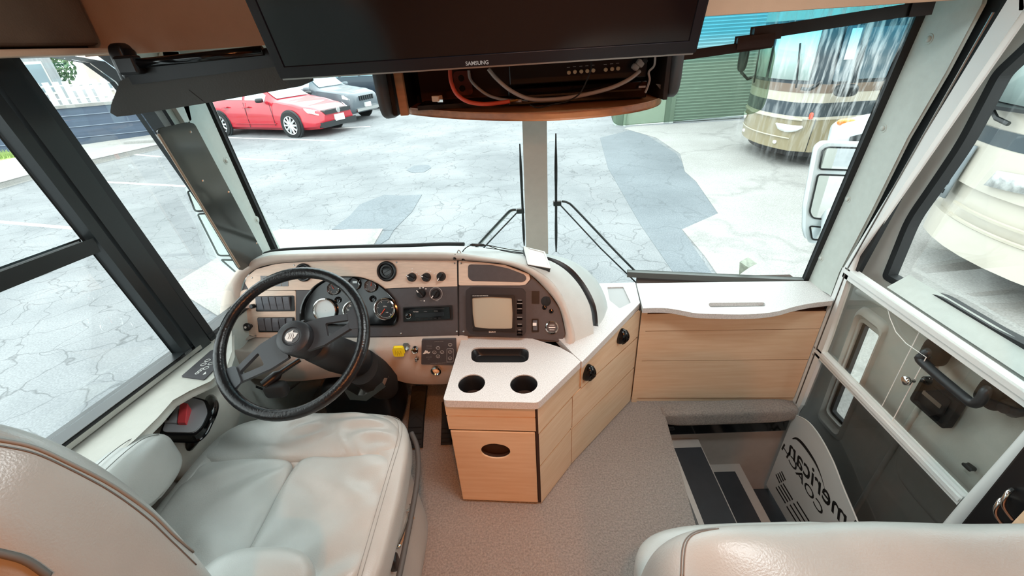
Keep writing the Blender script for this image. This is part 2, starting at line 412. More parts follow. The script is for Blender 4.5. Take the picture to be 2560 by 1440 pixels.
pillar('trim_1', [(437, 130), (505, 262), (675, 640), (650, 690), (575, 640), (470, 310), (398, 130)], FL2, [(557, 402), (635, 550)], M['trim'], 'pale green grey windshield pillar left of the dash with round screw caps', .0)
MB().plate(FL2, FL2.locs([(398, 130), (437, 130), (470, 300), (455, 310), (430, 270), (402, 262)]), -.003, .012).build('jamb_strip', M['whitetrim'], bpy.data.objects['trim_1'])
FR2 = Frame((XR-.004, 0, 0), (0, -1, 0), (0, 0, 1))
pillar('trim_2', [(2350, -60), (2480, -60), (2462, 10), (2372, 180), (2275, 345), (2188, 520), (2104, 680), (2084, 735), (2055, 720), (2028, 700)], FR2, [(2333, 97), (2217, 320), (2128, 497), (2060, 645)], M['trim'], 'grey windshield pillar beside the entry door with round screw caps', 0)
MB().plate(FR2, FR2.locs([(2440, -60), (2530, -60), (2480, 30), (2130, 690), (2085, 740), (2080, 700)]), -.03, -.012).build('shadow_gap', M['gasket'], bpy.data.objects['trim_2'])
# windshield
w2 = struct(thing('window_2', 'two piece flat windshield with blue tinted top band', 'window', (0, 1.8, .7)))
def wpoly(fr, pts): return [fr.loc(*p) for p in pts]
CX = .067
def clipx(fr, x0, x1, z0, z1):
    f = lambda X, Z: ((V((X, 0, Z))-V((fr.o.x, 0, fr.o.z))).x/fr.ex.x, (Z-fr.o.z)/fr.ey.z)
    return [f(x0, z0), f(x1, z0), f(x1, z1), f(x0, z1)]
pl = clipx(WL, -1.12, CX, .45, 1.62); pr = clipx(WR, CX, 1.25, .40, 1.62)
tag(MB().plate(WL, pl, -.006, 0).build('pane', M['wsglass'], w2), 'left glass pane')
tag(MB().plate(WR, pr, -.006, 0).build('pane', M['wsglassR'], w2), 'right glass pane streaked with dried water marks')
def strip(fr, a, b, wid, w0, w1_, name, m, parent, bev=.003): return bar(fr, a, b, wid, w0, w1_, m, name, parent, bev, e0=.06, e1=.1)
strip(WL, (514, 250), (687, 628), .022, -.01, .012, 'gasket', M['gasket'], w2)
strip(WR, (2318, 0), (2022, 690), .030, -.01, .014, 'gasket', M['gasket'], w2)
MB().plate(WR, clipx(WR, .48, 1.24, .53, .552), -.01, .012).build('gasket', mat('gasket_grey', '#6f7674', .6), w2, bevel=.003)
# header rail above the glass
MB().plate(WL, clipx(WL, -1.12, CX, 1.535, 1.62), .001, .03).build('header_rail', M['trim'], w2, bevel=.005)
MB().plate(WR, clipx(WR, CX, 1.25, 1.55, 1.62), .001, .03).build('header_rail', M['trim'], w2, bevel=.005)
# centre post
t3 = struct(thing('trim_3', 'padded grey beige post in the middle of the windshield', 'pillar', (CX, 1.76, .8)))
PC = Frame(((CX), 1.80, .7), (1, 0, 0), -Rk)
a, bb = PC.loc(1316, 292), PC.loc(1354, 292); c1, d1 = PC.loc(1323, 640), PC.loc(1361, 640)
post = [PC.loc(1312, 200), PC.loc(1324, 660), PC.loc(1362, 660), PC.loc(1355, 200)]
MB().plate(PC, post, .0, .035).build('cover', M['trimwarm'], t3, bevel=.014, seg=4, smooth=50)
e = .008
MB().plate(PC, [(post[0][0]-e, post[0][1]), (post[1][0]-e, post[1][1]), (post[2][0]+e, post[2][1]), (post[3][0]+e, post[3][1])], -.012, .006).build('gasket', M['gasket'], t3)
# overhead front cabinet and side valance
oh = thing('overhead_cabinet', 'tan padded overhead front above the windshield, behind the television', 'cabinet', (0, 1.3, 1.54))
FO = Frame((0, 1.25, 1.54), (1, 0, 0), (0, 0, 1))
MB().plate(FO, [(-1.095, 0), (1.215, 0), (1.215, .5), (-1.095, .5)], -.04, 0).build('front_panel', M['headliner'], oh, bevel=.012, seg=3)
MB().box((.06, 1.45, 1.556), (2.3, .38, .02)).build('soffit', M['headliner'], oh)
sv = thing('window_valance', 'brown patterned padded valance above the driver window', 'valance', (-1.05, .5, 1.53))
a = on(0, 116, 'x', -1.04); b2 = on(222, 131, 'x', -1.04)
MB().box((-1.07, .62, 1.78), (.06, 1.24, .46)).build('padded_board', M['brownfab'], sv, bevel=.012, seg=3)
MB().box((-1.055, .62, 1.537), (.075, 1.25, .014)).build('welt', M['headliner'], sv, bevel=.004)
# ceiling lamps behind the camera, then an added fill spot and panel
for i, (x, y) in enumerate([(.15, -1.05), (.55, -1.6)]):
    o = thing('ceiling_light', ['round warm ceiling lamp nearest the seats', 'second warm ceiling lamp over the aisle'][i], 'lamp', (x, y, 2.0), 'warm round ceiling lamps')
    f = Frame((x, y, 2.004), (1, 0, 0), (0, -1, 0))
    MB().lathe(f, [(.10, 0), (.10, .015), (.085, .02)], 24).build('rim', M['whitetrim'], o, smooth=40)
    MB().lathe(f, [(.083, .012), (.083, .018), (.05, .028), (.001, .031)], 24).build('diffuser', M['lampglass'], o, smooth=60)
    l = bpy.data.lights.new('ceiling_lamp', 'AREA'); l.shape = 'DISK'; l.size = .16; l.energy = LAMP_W; l.color = LAMP_WARM
    lo = bpy.data.objects.new('bulb', l); COL.objects.link(lo); lo.parent = o; lo.location = (0, 0, -.034)
sl_ = thing('fill_spotlight', 'small added warm fill spotlight over the aisle aimed at the console', 'lamp', (.08, -.12, 2.0))  # invented spot, added to warm the console front
f = Frame((.08, -.12, 2.004), (1, 0, 0), (0, -1, 0))
MB().lathe(f, [(.045, 0), (.045, .012), (.030, .016), (.028, .004), (.001, .004)], 20, cap=False).build('housing', M['whitetrim'], sl_, smooth=40)
l = bpy.data.lights.new('fill_spot_lamp', 'SPOT'); l.energy = SPOT_W; l.color = LAMP_WARM; l.spot_size = math.radians(42); l.spot_blend = .9; l.shadow_soft_size = .04
lo = bpy.data.objects.new('bulb', l); COL.objects.link(lo); lo.parent = sl_; lo.location = (0, 0, -.03)
lo.rotation_euler = (V((-.06, 1.02, .33))-V((.08, -.12, 1.97))).to_track_quat('-Z', 'Y').to_euler()
cp0 = thing('fill_panel_light', 'added cool white rectangular fill panel lamp over the seats', 'lamp', (.25, .62, 2.0))  # invented panel, added as cool fill for the cockpit
MB().box((.25, .62, 1.998), (.62, .34, .012)).build('rim', M['whitetrim'], cp0, bevel=.003)
MB().box((.25, .62, 1.991), (.58, .30, .006)).build('diffuser', mat('fill_diffuser', '#f2ffff', .5, emit=3), cp0)
l = bpy.data.lights.new('fill_panel_lamp', 'AREA'); l.shape = 'RECTANGLE'; l.size = .58; l.size_y = .30; l.energy = PANEL_W; l.color = (.93, 1, 1)
lo = bpy.data.objects.new('tube', l); COL.objects.link(lo); lo.parent = cp0; lo.location = (0, 0, -.016)
# step well
wl_ = struct(thing('stair_well', 'entry step well with dark rubber treads beside the carpet', 'stairs', (.9, 1.0, -.6)))
M['riser'] = mat('step_vinyl', '#b7b0a9', .6, var=.05, scale=30)
M['tread'] = mat('tread_rubber', '#35373b', .65, var=.12, scale=14, bump=.1, bscale=300)
MB().box((.595, 1.0, -.32), (.02, .9, .56)).build('riser', M['riser'], wl_)
MB().box((.70, 1.0, -.215), (.20, .84, .03)).build('step', M['riser'], wl_, bevel=.006)
MB().box((.725, .98, -.199), (.135, .76, .006)).build('tread', M['tread'], wl_, bevel=.002)
MB().box((.79, 1.0, -.32), (.02, .84, .2)).build('riser', M['riser'], wl_)
MB().box((.92, 1.0, -.415), (.24, .84, .03)).build('step', M['riser'], wl_, bevel=.006)
MB().box((.91, .97, -.399), (.17, .8, .006)).build('tread', M['tread'], wl_, bevel=.002)
MB().box((1.03, 1.0, -.52), (.02, .84, .2)).build('riser', M['riser'], wl_)
MB().box((1.13, 1.0, -.625), (.24, .88, .03)).build('landing', M['tread'], wl_)
MB().box((.92, 1.425, -.36), (.62, .02, .56)).build('front_panel', M['riser'], wl_)
MB().box((.9, .59, -.35), (.66, .02, .64)).build('rear_panel', M['riser'], wl_)
sl2 = thing('step_nosing', 'carpet wrapped bolster over a black kick plate at the front of the step well', 'step', (.9, 1.4, -.1))
MB().cushion((.90, 1.405, -.022), (.61, .085, .085), e=5, n=22).build('bolster', M['carpet'], sl2, smooth=180)
MB().box((.895, 1.395, -.100), (.57, .03, .065)).build('kick_plate', M['blackgloss'], sl2, bevel=.005)
for x in (.63, .655): MB().lathe(Frame((x, 1.379, -.09), (1, 0, 0), (0, 0, 1)), [(.005, 0), (.004, .002)], 10).build('screw', M['steel'], sl2)
MB().box((.625, 1.378, -.083), (.06, .012, .022)).build('bracket', M['black'], sl2, bevel=.002)
# ---------------------------------------------------------------- dashboard
_t, _yw = math.radians(25), math.radians(-5)
DN = V((math.sin(_yw)*math.cos(_t), -math.cos(_yw)*math.cos(_t), math.sin(_t)))
DO = onp(1145, 750, (-.24, 1.288, .55), DN)
DX = V((0, 0, 1)).cross(DN)*1
DX = V((math.cos(_yw), math.sin(_yw), 0))
DF = Frame(DO, DX, DN.cross(DX))
inner_px = [(639, 843), (613, 834), (599, 806), (597, 765), (602, 727), (611, 699), (640, 672), (691, 659), (760, 654), (847, 651), (1000, 650), (1143, 651), (1200, 654), (1262, 661), (1321, 683), (1367, 726), (1399, 771), (1414, 835), (1407, 856)]
outer_px = [(600, 858), (567, 838), (556, 800), (558, 758), (567, 722), (586, 690), (613, 661), (656, 644), (708, 636), (850, 632), (1000, 630), (1125, 631), (1200, 640), (1294, 656), (1358, 685), (1403, 735), (1428, 799), (1438, 850), (1428, 884)]
NR = 90
ri = resample(smooth_line([DF.px(*p) for p in inner_px], 5), NR); ro = resample(smooth_line([DF.px(*p, .012) for p in outer_px], 5), NR)
dash = thing('dashboard', 'grey beige moulded dashboard with charcoal and pale wood faceplates', 'dashboard', (-.4, 1.45, .5))
M['dashtop'] = mat('dash_top_vinyl', '#c4c9c6', .5, var=.05, scale=20, bump=.12, bscale=500)
ym = None
rings = [ri, [a.lerp(b, .15)+DF.n*.018 for a, b in zip(ri, ro)], [a.lerp(b, .5)+DF.n*.024 for a, b in zip(ri, ro)], [a.lerp(b, .85)+DF.n*.012 for a, b in zip(ri, ro)], ro]
MB().loft(rings).build('rim_moulding', M['dash'], dash, smooth=180)
# hood behind the rim; right of the seam it sweeps round and is split by a black gap from a rear cover
oc = [DF.px(*p, .012) for p in outer_px]
h1 = [p+V((0, .16, -.01)) for p in oc[:6]]+[on(x, y, 'y', Y) for x, y, Y in [(628, 655, 1.58), (662, 639, 1.60), (708, 630, 1.61), (850, 623, 1.62), (1000, 619, 1.63), (1125, 615, 1.63), (1210, 620, 1.58), (1335, 640, 1.46), (1398, 664, 1.43), (1443, 706, 1.40), (1473, 760, 1.345), (1482, 808, 1.30)]]+[on(1484, 838, 'z', .545)]
ctl = smooth_line(oc, 5); h1s = smooth_line(h1, 5)
mid1 = [a.lerp(b, .5)+V((0, 0, .010)) for a, b in zip(ctl, h1s)]
MB().loft([ctl, [a.lerp(b, .2)+V((0, 0, .006)) for a, b in zip(ctl, h1s)], mid1, h1s]).build('hood', M['dashtop'], dash, smooth=180)
lft = h1s[28:61]; MB().loft([lft, [p+V((0, .10, -.05)) for p in lft], [p+V((0, .12, -.3)) for p in lft]]).build('rear_edge', M['dashtop'], dash, smooth=180)
MB().tube([p+V((0, .012, .004)) for p in h1s[33:58]], .008, 6).build('glass_gasket', M['gasket'], dash, smooth=180)
g2 = [on(x, y, 'y', Y) for x, y, Y in [(1216, 619, 1.60), (1350, 638, 1.495), (1415, 661, 1.46), (1458, 704, 1.43), (1487, 758, 1.375), (1495, 808, 1.335)]]+[on(1495, 836, 'z', .545)]
o3 = [on(x, y, 'y', Y) for x, y, Y in [(1226, 617, 1.66), (1372, 637, 1.62), (1440, 657, 1.58), (1488, 696, 1.53), (1514, 745, 1.47), (1519, 790, 1.42)]]+[on(1506, 830, 'z', .545)]
g1s, g2s, o3s = smooth_line(h1[12:], 6), smooth_line(g2, 6), smooth_line(o3, 6)
MB().loft([g1s, [a.lerp(b, .5)+V((-.03, 0, -.03)) for a, b in zip(g1s, g2s)], g2s]).build('gap', M['black'], dash, smooth=180)
M['dashrear'] = mat('dash_rear_cover', '#b9bfbd', .42, var=.06, scale=12, bump=.08, bscale=500)
MB().loft([g2s, [a.lerp(b, .5)+V((.004, 0, .006)) for a, b in zip(g2s, o3s)], o3s, [p+V((.0, .06, -.04)) for p in o3s], [V((p.x, p.y+.07, .5)) for p in o3s]]).build('rear_cover', M['dashrear'], dash, smooth=180)
# backing and faceplates
def dplate(name, pxs, w0, w1, m, parent=dash, r=0, bev=.0008, holes=None, seg=3):
    o = rounded(DF.locs(pxs), r, seg) if r else DF.locs(pxs)
    return MB().plate(DF, [o]+(holes or []), w0, w1).build(name, m, parent, bevel=bev)
full = [DF.loc(*p) for p in inner_px]
MB().plate(DF, [(u, v) for u, v in full], -.03, -.006).build('backing', M['charcoal'], dash)
clc = DF.loc(872, 783); sx = abs(DF.loc(1000, 783)[0]-DF.loc(745, 783)[0])/2
cluster_px = [(757, 812), (757, 770), (768, 742), (790, 716), (815, 700), (850, 692), (900, 693), (935, 704), (962, 722), (985, 748), (995, 775), (994, 800), (985, 812)]
cl_loc = rounded(DF.locs(cluster_px), .02, 3)
up_l = [(641, 674), (691, 660), (760, 655), (847, 652), (1000, 651), (1142, 652), (1145, 715), (986, 719), (962, 721), (935, 703), (900, 692), (850, 691), (815, 699), (790, 716), (780, 724), (640, 725), (622, 722), (614, 708), (618, 692)]
dplate('faceplate', up_l, -.006, .002, M['beigeface'])
dplate('faceplate', [(602, 729), (612, 724), (640, 727), (739, 727), (739, 843), (640, 843), (616, 834), (602, 806), (599, 765)], -.006, .001, M['beigeface'], r=.006)  # pale colour here stands in for glare on a charcoal plate
dplate('faceplate', [(741, 727), (779, 726), (768, 741), (757, 768), (756, 814), (988, 814), (996, 800), (997, 775), (987, 746), (966, 723), (1145, 717), (1146, 838), (741, 843)], -.006, .0005, M['charcoal'])
dplate('faceplate', [(1147, 653), (1200, 656), (1262, 663), (1322, 686), (1325, 698), (1314, 711), (1300, 713), (1148, 713)], -.006, .002, M['beigeface'], r=.004)
dplate('faceplate', [(1148, 715), (1302, 715), (1318, 711), (1329, 698), (1327, 690), (1367, 728), (1398, 772), (1412, 835), (1404, 854), (1385, 851), (1290, 843), (1148, 837)], -.006, .0005, M['charcoal'], r=.004)
dplate('insert', [(1171, 661), (1230, 663), (1270, 671), (1312, 687), (1317, 697), (1308, 705), (1200, 702), (1180, 702), (1171, 694)], .002, .0035, M['charcoal'], r=.012)
MB().plate(DF, DF.locs([(1142.5, 650), (1145.5, 650), (1148.5, 840), (1145.5, 840)]), -.004, .0024).build('panel_seam', M['black'], dash)
for p in [(631, 694), (736, 663), (992, 656), (1137, 658), (1153, 658), (616, 790), (640, 839), (1142, 829), (1159, 829), (1003, 834)]:
    MB().lathe(sub(DF, *DF.loc(*p), .001), [(.0035, 0), (.0035, .0018), (.002, .0026)], 10).build('screw', M['steel'], dash)
# round air vents
def vent(x, y, r, rot=0):
    f = sub(DF, *DF.loc(x, y), .002, rot)
    o = MB().lathe(f, [(r, 0), (r, .006), (r*.9, .010), (r*.78, .009), (r*.72, .0005)], 32, cap=False).build('air_vent', M['black'], dash, smooth=40)
    MB().lathe(f, [(r*.74, .0006), (.001, .0007)], 24, cap=False).build('throat', M['blackgloss'], o)
    b = MB()
    b.lathe(f, [(r*.70, .001), (r*.66, .006), (r*.5, .0065), (r*.48, .002)], 28, cap=False); b.build('ring', M['black'], o, smooth=40)
    for k in (-.35, 0, .35):
        h = math.sqrt(max(.01, .62**2-k*k))*r
        MB().box(f.at(0, 0, .003) + f.ey*(k*r), (2*h, .001, .006), Matrix((f.ex, f.ey, f.n)).transposed()).build('louvre', M['blackgloss'], o)
    return o
vent(968, 678, .038, .5); vent(761, 681, .035, .3)
# warning lamp tiles
for k in range(4):
    dplate('indicator_tile', [(653+17.5*k, 690), (668+17.5*k, 690), (669+17.5*k, 715), (654+17.5*k, 715)], .002, .0035, mat('tile_grey', '#77787a', .35))
# rocker switches
M['rocker'] = mat('rocker_grey', '#5b5d63', .45)
def rocker(x, y, w, h, tilt=1):
    u, v = DF.loc(x, y); u2, _ = DF.loc(x+w, y); _, v2 = DF.loc(x, y-h)
    hw, hh = abs(u2-u)/2, abs(v2-v)/2; b = MB(); n = 6
    prof = [(-hh, .001), (-hh, .006-.003*tilt), (-hh*.4, .0085-.002*tilt), (0, .0095), (hh*.4, .0105+.001*tilt), (hh, .010+.004*tilt), (hh, .001)]
    b.loft([[DF.at(u-hw*.92, v+a, w_) for a, w_ in prof], [DF.at(u+hw*.92, v+a, w_) for a, w_ in prof]], closed=True, cap=True)
    return b.build('rocker_switch', M['rocker'], dash, bevel=.001)
dplate('switch_bank', [(640, 741), (736, 739), (738, 777), (642, 778)], 0, .003, M['black'], r=.004)
for k in range(5): rocker(652+16.9*k, 758, 16.5, 33, 1 if k < 4 else .6)
dplate('switch_bank', [(645, 794), (737, 793), (739, 829), (648, 830)], 0, .003, M['black'], r=.004)
for k in range(5): rocker(657+17.5*k, 811, 16.5, 32, [1, .3, -.4, 1, -.6][k])
# headlight knob, dimmer knob
f = sub(DF, *DF.loc(628, 815), .001)
kn = MB().lathe(f, [(.008, 0), (.008, .012), (.014, .014), (.016, .022), (.014, .028), (.006, .031), (.001, .0315)], 20).build('pull_knob', M['black'], dash, smooth=60)
MB().lathe(f, [(.005, .0312), (.001, .0322)], 12).build('mark', M['led'], kn)
MB().lathe(sub(DF, *DF.loc(635, 765), .001), [(.009, 0), (.009, .014), (.007, .017)], 16).build('dimmer_knob', M['black'], dash, smooth=40)
# climate knobs
def knob(x, y, r, ang, ring=False):
    f = sub(DF, *DF.loc(x, y), .001, ang)
    o = MB().lathe(f, [(r*1.05, 0), (r, .006), (r*.92, .008), (r*.9, .016), (r*.8, .018), (.001, .018)], 26).build('dial_knob', M['black'], dash, smooth=45)
    MB().box(f.at(0, 0, .02), (r*1.9, r*.42, .010), Matrix((f.ex, f.ey, f.n)).transposed()).build('grip', M['black'], o, bevel=.001)
    MB().box(f.at(r*.72, 0, .0255), (r*.62, r*.2, .001), Matrix((f.ex, f.ey, f.n)).transposed()).build('pointer', M['led'], o)
    if ring: MB().tube([f.at(a, b, 0) for a, b in ellipse(0, 0, r*1.45, None, 30)], .0012, 5, closed=True).build('ring', M['dimink'], o)
    return o
def ink(name, pxs_list, r=.0009, m='led', w=.0022):
    return strokes(DF, [DF.locs(p) for p in pxs_list], r, w).build(name, M[m], dash)
knob(1031, 693, .0165, 2.6); knob(1067, 693, .0165, 2.7); knob(1104, 691, .0165, 4.15)
knob(1054, 733, .0165, 2.25); knob(1090, 734, .0165, 4.1, True)
b = MB()
for (x, y) in [(1031, 672), (1031, 679), (1041, 681), (1047, 686), (1068, 676), (1077, 679), (1086, 684)]:
    u, v = DF.loc(x, y); b.plate(DF, rect(u, v, .0035, .003), .002, .0024)
for (x, y) in [(1050, 720), (1058, 719), (1065, 722), (1061, 752), (1045, 716)]:
    u, v = DF.loc(x, y); b.plate(DF, rect(u, v, .005, .004), .0005, .0012)
b.build('dial_mark', M['led'], dash)
ink('dial_mark', [[(1050, 752), (1056, 752)], [(1089, 752), (1096, 752)]], .0007, 'dimink', .001)
# ---- instrument cluster (its own unit set in the dash)
gc = thing('instrument_cluster', 'black rounded gauge pod with chrome rimmed dials behind the steering wheel', 'gauges', DF.px(876, 790))
MB().plate(DF, cl_loc, -.02, -.001).build('pod_floor', M['blackgloss'], gc)
hood = [DF.at(u, v, 0) for u, v in cl_loc]; cen = V((0, 0, 0))
for p in hood: cen += p/len(hood)
lip = [[p.lerp(cen, .04)-DF.n*.002 for p in hood], [p-(p-cen)*.0+DF.n*.012 for p in hood], [p+(p-cen)*.035+DF.n*.010 for p in hood], [p+(p-cen)*.03-DF.n*.002 for p in hood]]
MB().loft(lip, closed=True).build('cowl', M['blackgloss'], gc, smooth=70)
M['dialface'] = mat('dial_face', '#16181b', .35)
def gauge(x, y, r, needle, marks=7, glare=False, bez=M['steel'], face=None):
    f = sub(DF, *DF.loc(x, y), -.001)
    o = MB().lathe(f, [(r*1.16, 0), (r*1.14, .010), (r*1.06, .012), (r, .009), (r*.97, .002)], 36, cap=False).build('gauge', M['chrome'], gc, smooth=40)
    MB().lathe(f, [(r*.99, .0015), (.0005, .002)], 32, cap=False).build('dial_face', face or M['dialface'], o)
    if needle is None: return o
    b = MB()
    for k in range(marks):
        a = math.radians(225-270*k/(marks-1)); b.tube([f.at(math.cos(a)*r*.70, math.sin(a)*r*.70, .0022), f.at(math.cos(a)*r*.84, math.sin(a)*r*.84, .0022)], r*.03, 4)
    b.tube([f.at(q[0], q[1], .0021) for q in ellipse(0, 0, r*.9, None, 30)], r*.012, 4, closed=True)
    b.build('scale_marks', M['led'], o)
    MB().tube([f.at(0, 0, .004), f.at(math.cos(needle)*r*.75, math.sin(needle)*r*.75, .004)], [r*.06, r*.02], 5).build('needle', M['needle'], o)
    return o
M['needle'] = mat('needle_orange', '#e0512e', .5)
M['needlew'] = mat('needle_tan', '#d8a860', .5)
M['glareface'] = mat('dial_pale_glare', '#cfd6d6', .25)
gauge(963, 772, .037, math.radians(232), 6)
gauge(887, 780, .040, math.radians(70), 9)
gauge(928, 715, .0215, math.radians(80), 5, face=mat('dial_brown', '#3a2a25', .3))
gauge(886, 710, .0215, None)
gauge(835, 722, .0215, math.radians(120), 5)
gauge(814, 776, .042, None, face=M['glareface'])  # glare on this dial painted as a pale face
for p in [(845, 750), (932, 747)]:
    MB().lathe(sub(DF, *DF.loc(*p), -.001), [(.013, 0), (.012, .006), (.009, .004), (.001, .003)], 18).build('warning_lamp', M['blackgloss'], gc, smooth=50)
text('dial_text', 'MPH', sub(DF, *DF.loc(963, 766), .0014), 0, 0, .007, M['led'], gc)
text('dial_text', 'x100', sub(DF, *DF.loc(968, 781), .0014), 0, 0, .005, M['led'], gc)
text('dial_text', '60', sub(DF, *DF.loc(876, 765), .0014), 0, 0, .009, M['led'], gc)
text('dial_text', '50', sub(DF, *DF.loc(871, 775), .0014), 0, 0, .009, M['led'], gc)
MB().plate(DF, DF.locs([(882, 702), (893, 702), (893, 708), (882, 708)]), .0012, .0018).build('odometer', M['glareface'], gc)
# ---- car stereo
cs = thing('car_stereo', 'black single slot car stereo in the charcoal dash face below the round dials', 'stereo', DF.px(1070, 785))
st = [(1009, 768), (1131, 763), (1133, 798), (1010, 804)]
MB().plate(DF, rounded(DF.locs(st), .003), 0, .006).build('surround', M['black'], cs, bevel=.001)
MB().plate(DF, rounded(DF.locs([(1012, 771), (1125, 767), (1126, 795), (1013, 801)]), .003), .006, .011).build('fascia', M['blackgloss'], cs, bevel=.001)
MB().plate(DF, DF.locs([(1026, 773), (1113, 769), (1113, 771.5), (1026, 775.5)]), .0108, .0114).build('disc_slot', M['black'], cs)
MB().plate(DF, DF.locs([(1040, 782), (1112, 779), (1112, 789), (1040, 792)]), .0108, .0114).build('display', mat('stereo_display', '#1c2024', .15), cs)
f = sub(DF, *DF.loc(1024.5, 788), .011)
o = MB().lathe(f, [(.0115, 0), (.0115, .006), (.009, .008), (.001, .008)], 24).build('volume_knob', M['blackgloss'], cs, smooth=40)
MB().tube([f.at(a, b, .0062) for a, b in ellipse(0, 0, .0105, None, 24)], .0012, 5, closed=True).build('ring', M['chrome'], o)
text('marking', 'PIONEER', DF, *DF.loc(1042, 778.5), .0052, M['led'], cs, w=.0116)
b = MB()
for k in range(6): u, v = DF.loc(1046+11*k, 796-.4*k); b.plate(DF, rect(u, v, .010, .004), .011, .0125)
b.build('preset_button', M['black'], cs)
for p in [(1066, 777.5), (1092, 776.5)]: text('marking', 'MIXTRAX' if p[0] > 1080 else 'MOSFET', DF, *DF.loc(*p), .0035, M['dimink'], cs, w=.0116)
# ---- rear view monitor
mo = thing('rear_view_monitor', 'boxy black picture tube monitor with grey screen on the right of the dash', 'monitor', DF.px(1240, 780))
mf = [(1171, 726), (1180, 719), (1306, 722), (1313, 730), (1314, 826), (1304, 836), (1182, 829), (1172, 818)]
MB().plate(DF, rounded(DF.locs(mf), .004), 0, .030).build('housing', mat('monitor_black', '#222226', .45), mo, bevel=.004, seg=3)
fz = [(1181, 734), (1289, 735), (1290, 825), (1187, 822)]
scp = [(1185, 742), (1230, 739.5), (1282, 742), (1284, 780), (1283, 817), (1240, 819), (1191, 814), (1186, 780)]
MB().plate(DF, [rounded(DF.locs(fz), .004), rounded(DF.locs(scp), .006)], .030, .036).build('bezel', M['black'], mo, bevel=.001)
u0, v0 = DF.loc(1184, 740); u1, v1 = DF.loc(1284, 818)
sc_ = MB(); n = 8; g = [[DF.at(u0+(u1-u0)*i/n, v0+(v1-v0)*j/n, .0305+.004*(1-(2*i/n-1)**2)*(1-(2*j/n-1)**2)) for i in range(n+1)] for j in range(n+1)]
sc_.loft(g).build('screen', mat('crt_glass', '#a9a392', .3), mo, smooth=180)
text('maker_mark', 'SONY', DF, *DF.loc(1234, 826), .0085, M['led'], mo, w=.0312, bold=.0003, sx=1.15)
text('marking', 'COLOR REAR VIEW MONITOR', DF, *DF.loc(1205, 737), .0042, M['led'], mo, w=.0362)
for k, (y, w_) in enumerate([(748, 10), (756, 14), (761, 7), (769, 11), (775, 11), (790, 13), (807, 10), (821, 7), (828, 8)]):
    dplate('control_button', [(1301-6, y+2), (1301+6, y+2), (1301+6, y+6), (1301-6, y+6)], .030, .0325, M['blackgloss'], parent=mo)
    dplate('legend', [(1301-w_*.45, y-.7), (1301+w_*.45, y-.7), (1301+w_*.45, y+.5), (1301-w_*.45, y+.5)], .030, .0305, M['dimink'], parent=mo)
# ---- small fittings at the right end of the dash
dplate('blank_plate', [(1330, 728), (1348, 728), (1348, 759), (1330, 758)], 0, .0025, M['black'])
f = sub(DF, *DF.loc(1365, 753), 0)
o = MB().lathe(f, [(.018, 0), (.018, .004), (.015, .006), (.001, .006)], 22).build('socket_cap', M['rubber'], dash, smooth=40)
MB().plate(DF, rounded(DF.locs([(1366, 741), (1374, 743), (1376, 752), (1370, 756)]), .002), .004, .010).build('tab', M['rubber'], o, bevel=.001)
for (x, y) in [(1361, 769), (1378, 778)]:
    o = MB().lathe(sub(DF, *DF.loc(x, y), 0), [(.009, 0), (.008, .004), (.005, .005), (.001, .005)], 16).build('small_jack', M['blackgloss'], dash, smooth=40)
dplate('switch_bank', [(1330, 797), (1346, 797), (1347, 829), (1330, 829)], 0, .004, M['black'], r=.003)
rocker(1338, 813, 12, 26, .8)
dplate('symbol', [(1333, 806), (1341, 806), (1341, 812), (1333, 812)], .0125, .0145, M['led'])
f = sub(DF, *DF.loc(1380, 818), 0)
o = MB().lathe(f, [(.025, 0), (.024, .007), (.020, .010), (.018, .007), (.017, .004)], 32, cap=False).build('round_grille', M['chrome'], dash, smooth=40)
MB().lathe(f, [(.018, .004), (.001, .005)], 24, cap=False).build('grille_face', M['charcoal'], o)
for k in (-1, 0, 1): MB().box(f.at(0, k*.0085, .0055), (.024-.006*abs(k), .003, .002), Matrix((f.ex, f.ey, f.n)).transposed()).build('slat', M['led'] if k == 0 else M['dimink'], o)
# ---- lower fascia of the dash
tp = [DF.px(x, y, .0) for x, y in [(560, 828), (600, 850), (640, 845), (740, 845), (860, 844), (985, 843), (1090, 840), (1150, 838), (1170, 840)]]
md = [on(x, y, 'y', 1.262) for x, y in [(566, 862), (600, 880), (645, 880), (740, 880), (860, 880), (985, 878), (1090, 876), (1148, 872), (1168, 872)]]
lo = [on(x, y, 'y', 1.262) for x, y in [(577, 905), (600, 935), (650, 947), (740, 952), (860, 940), (962, 943), (1022, 958), (1098, 960), (1150, 956)]]
tp, md, lo = [resample(smooth_line(q, 5), 48) for q in (tp, md, lo)]
lb = [p+V((0, .02, -.014)) for p in lo]; lbb = [p+V((0, .16, .0)) for p in lb]
tpm = [a.lerp(b, .12)-V((0, .012, 0)) for a, b in zip(tp, md)]
MB().loft([tp, tpm, [a.lerp(b, .5)-V((0, .006, 0)) for a, b in zip(tpm, md)], md, [a.lerp(b, .5)-V((0, .006, 0)) for a, b in zip(md, lo)], lo, [a.lerp(b, .5)-V((0, .003, .002)) for a, b in zip(lo, lb)], lb, lbb]).build('lower_fascia', M['dash'], dash, smooth=180)
LF = Frame((0, 1.246, .45), (1, 0, 0), (0, 0, 1))
f = sub(LF, *LF.loc(1090, 927), .0)
o = MB().lathe(f, [(.020, -.01), (.020, .004), (.015, .007), (.011, .003)], 28, cap=False).build('courtesy_light', M['chrome'], dash, smooth=40)
MB().lathe(f, [(.013, .002), (.006, .006), (.001, .007)], 20, cap=False).build('lens', mat('lens', '#f1c59a', .1), o, smooth=60)
f = sub(LF, *LF.loc(1037, 876), .0)
o = MB().lathe(f, [(.0125, -.01), (.0125, .004), (.010, .006), (.0085, .004), (.008, -.01)], 24, cap=False).build('power_socket', M['chrome'], dash, smooth=40)
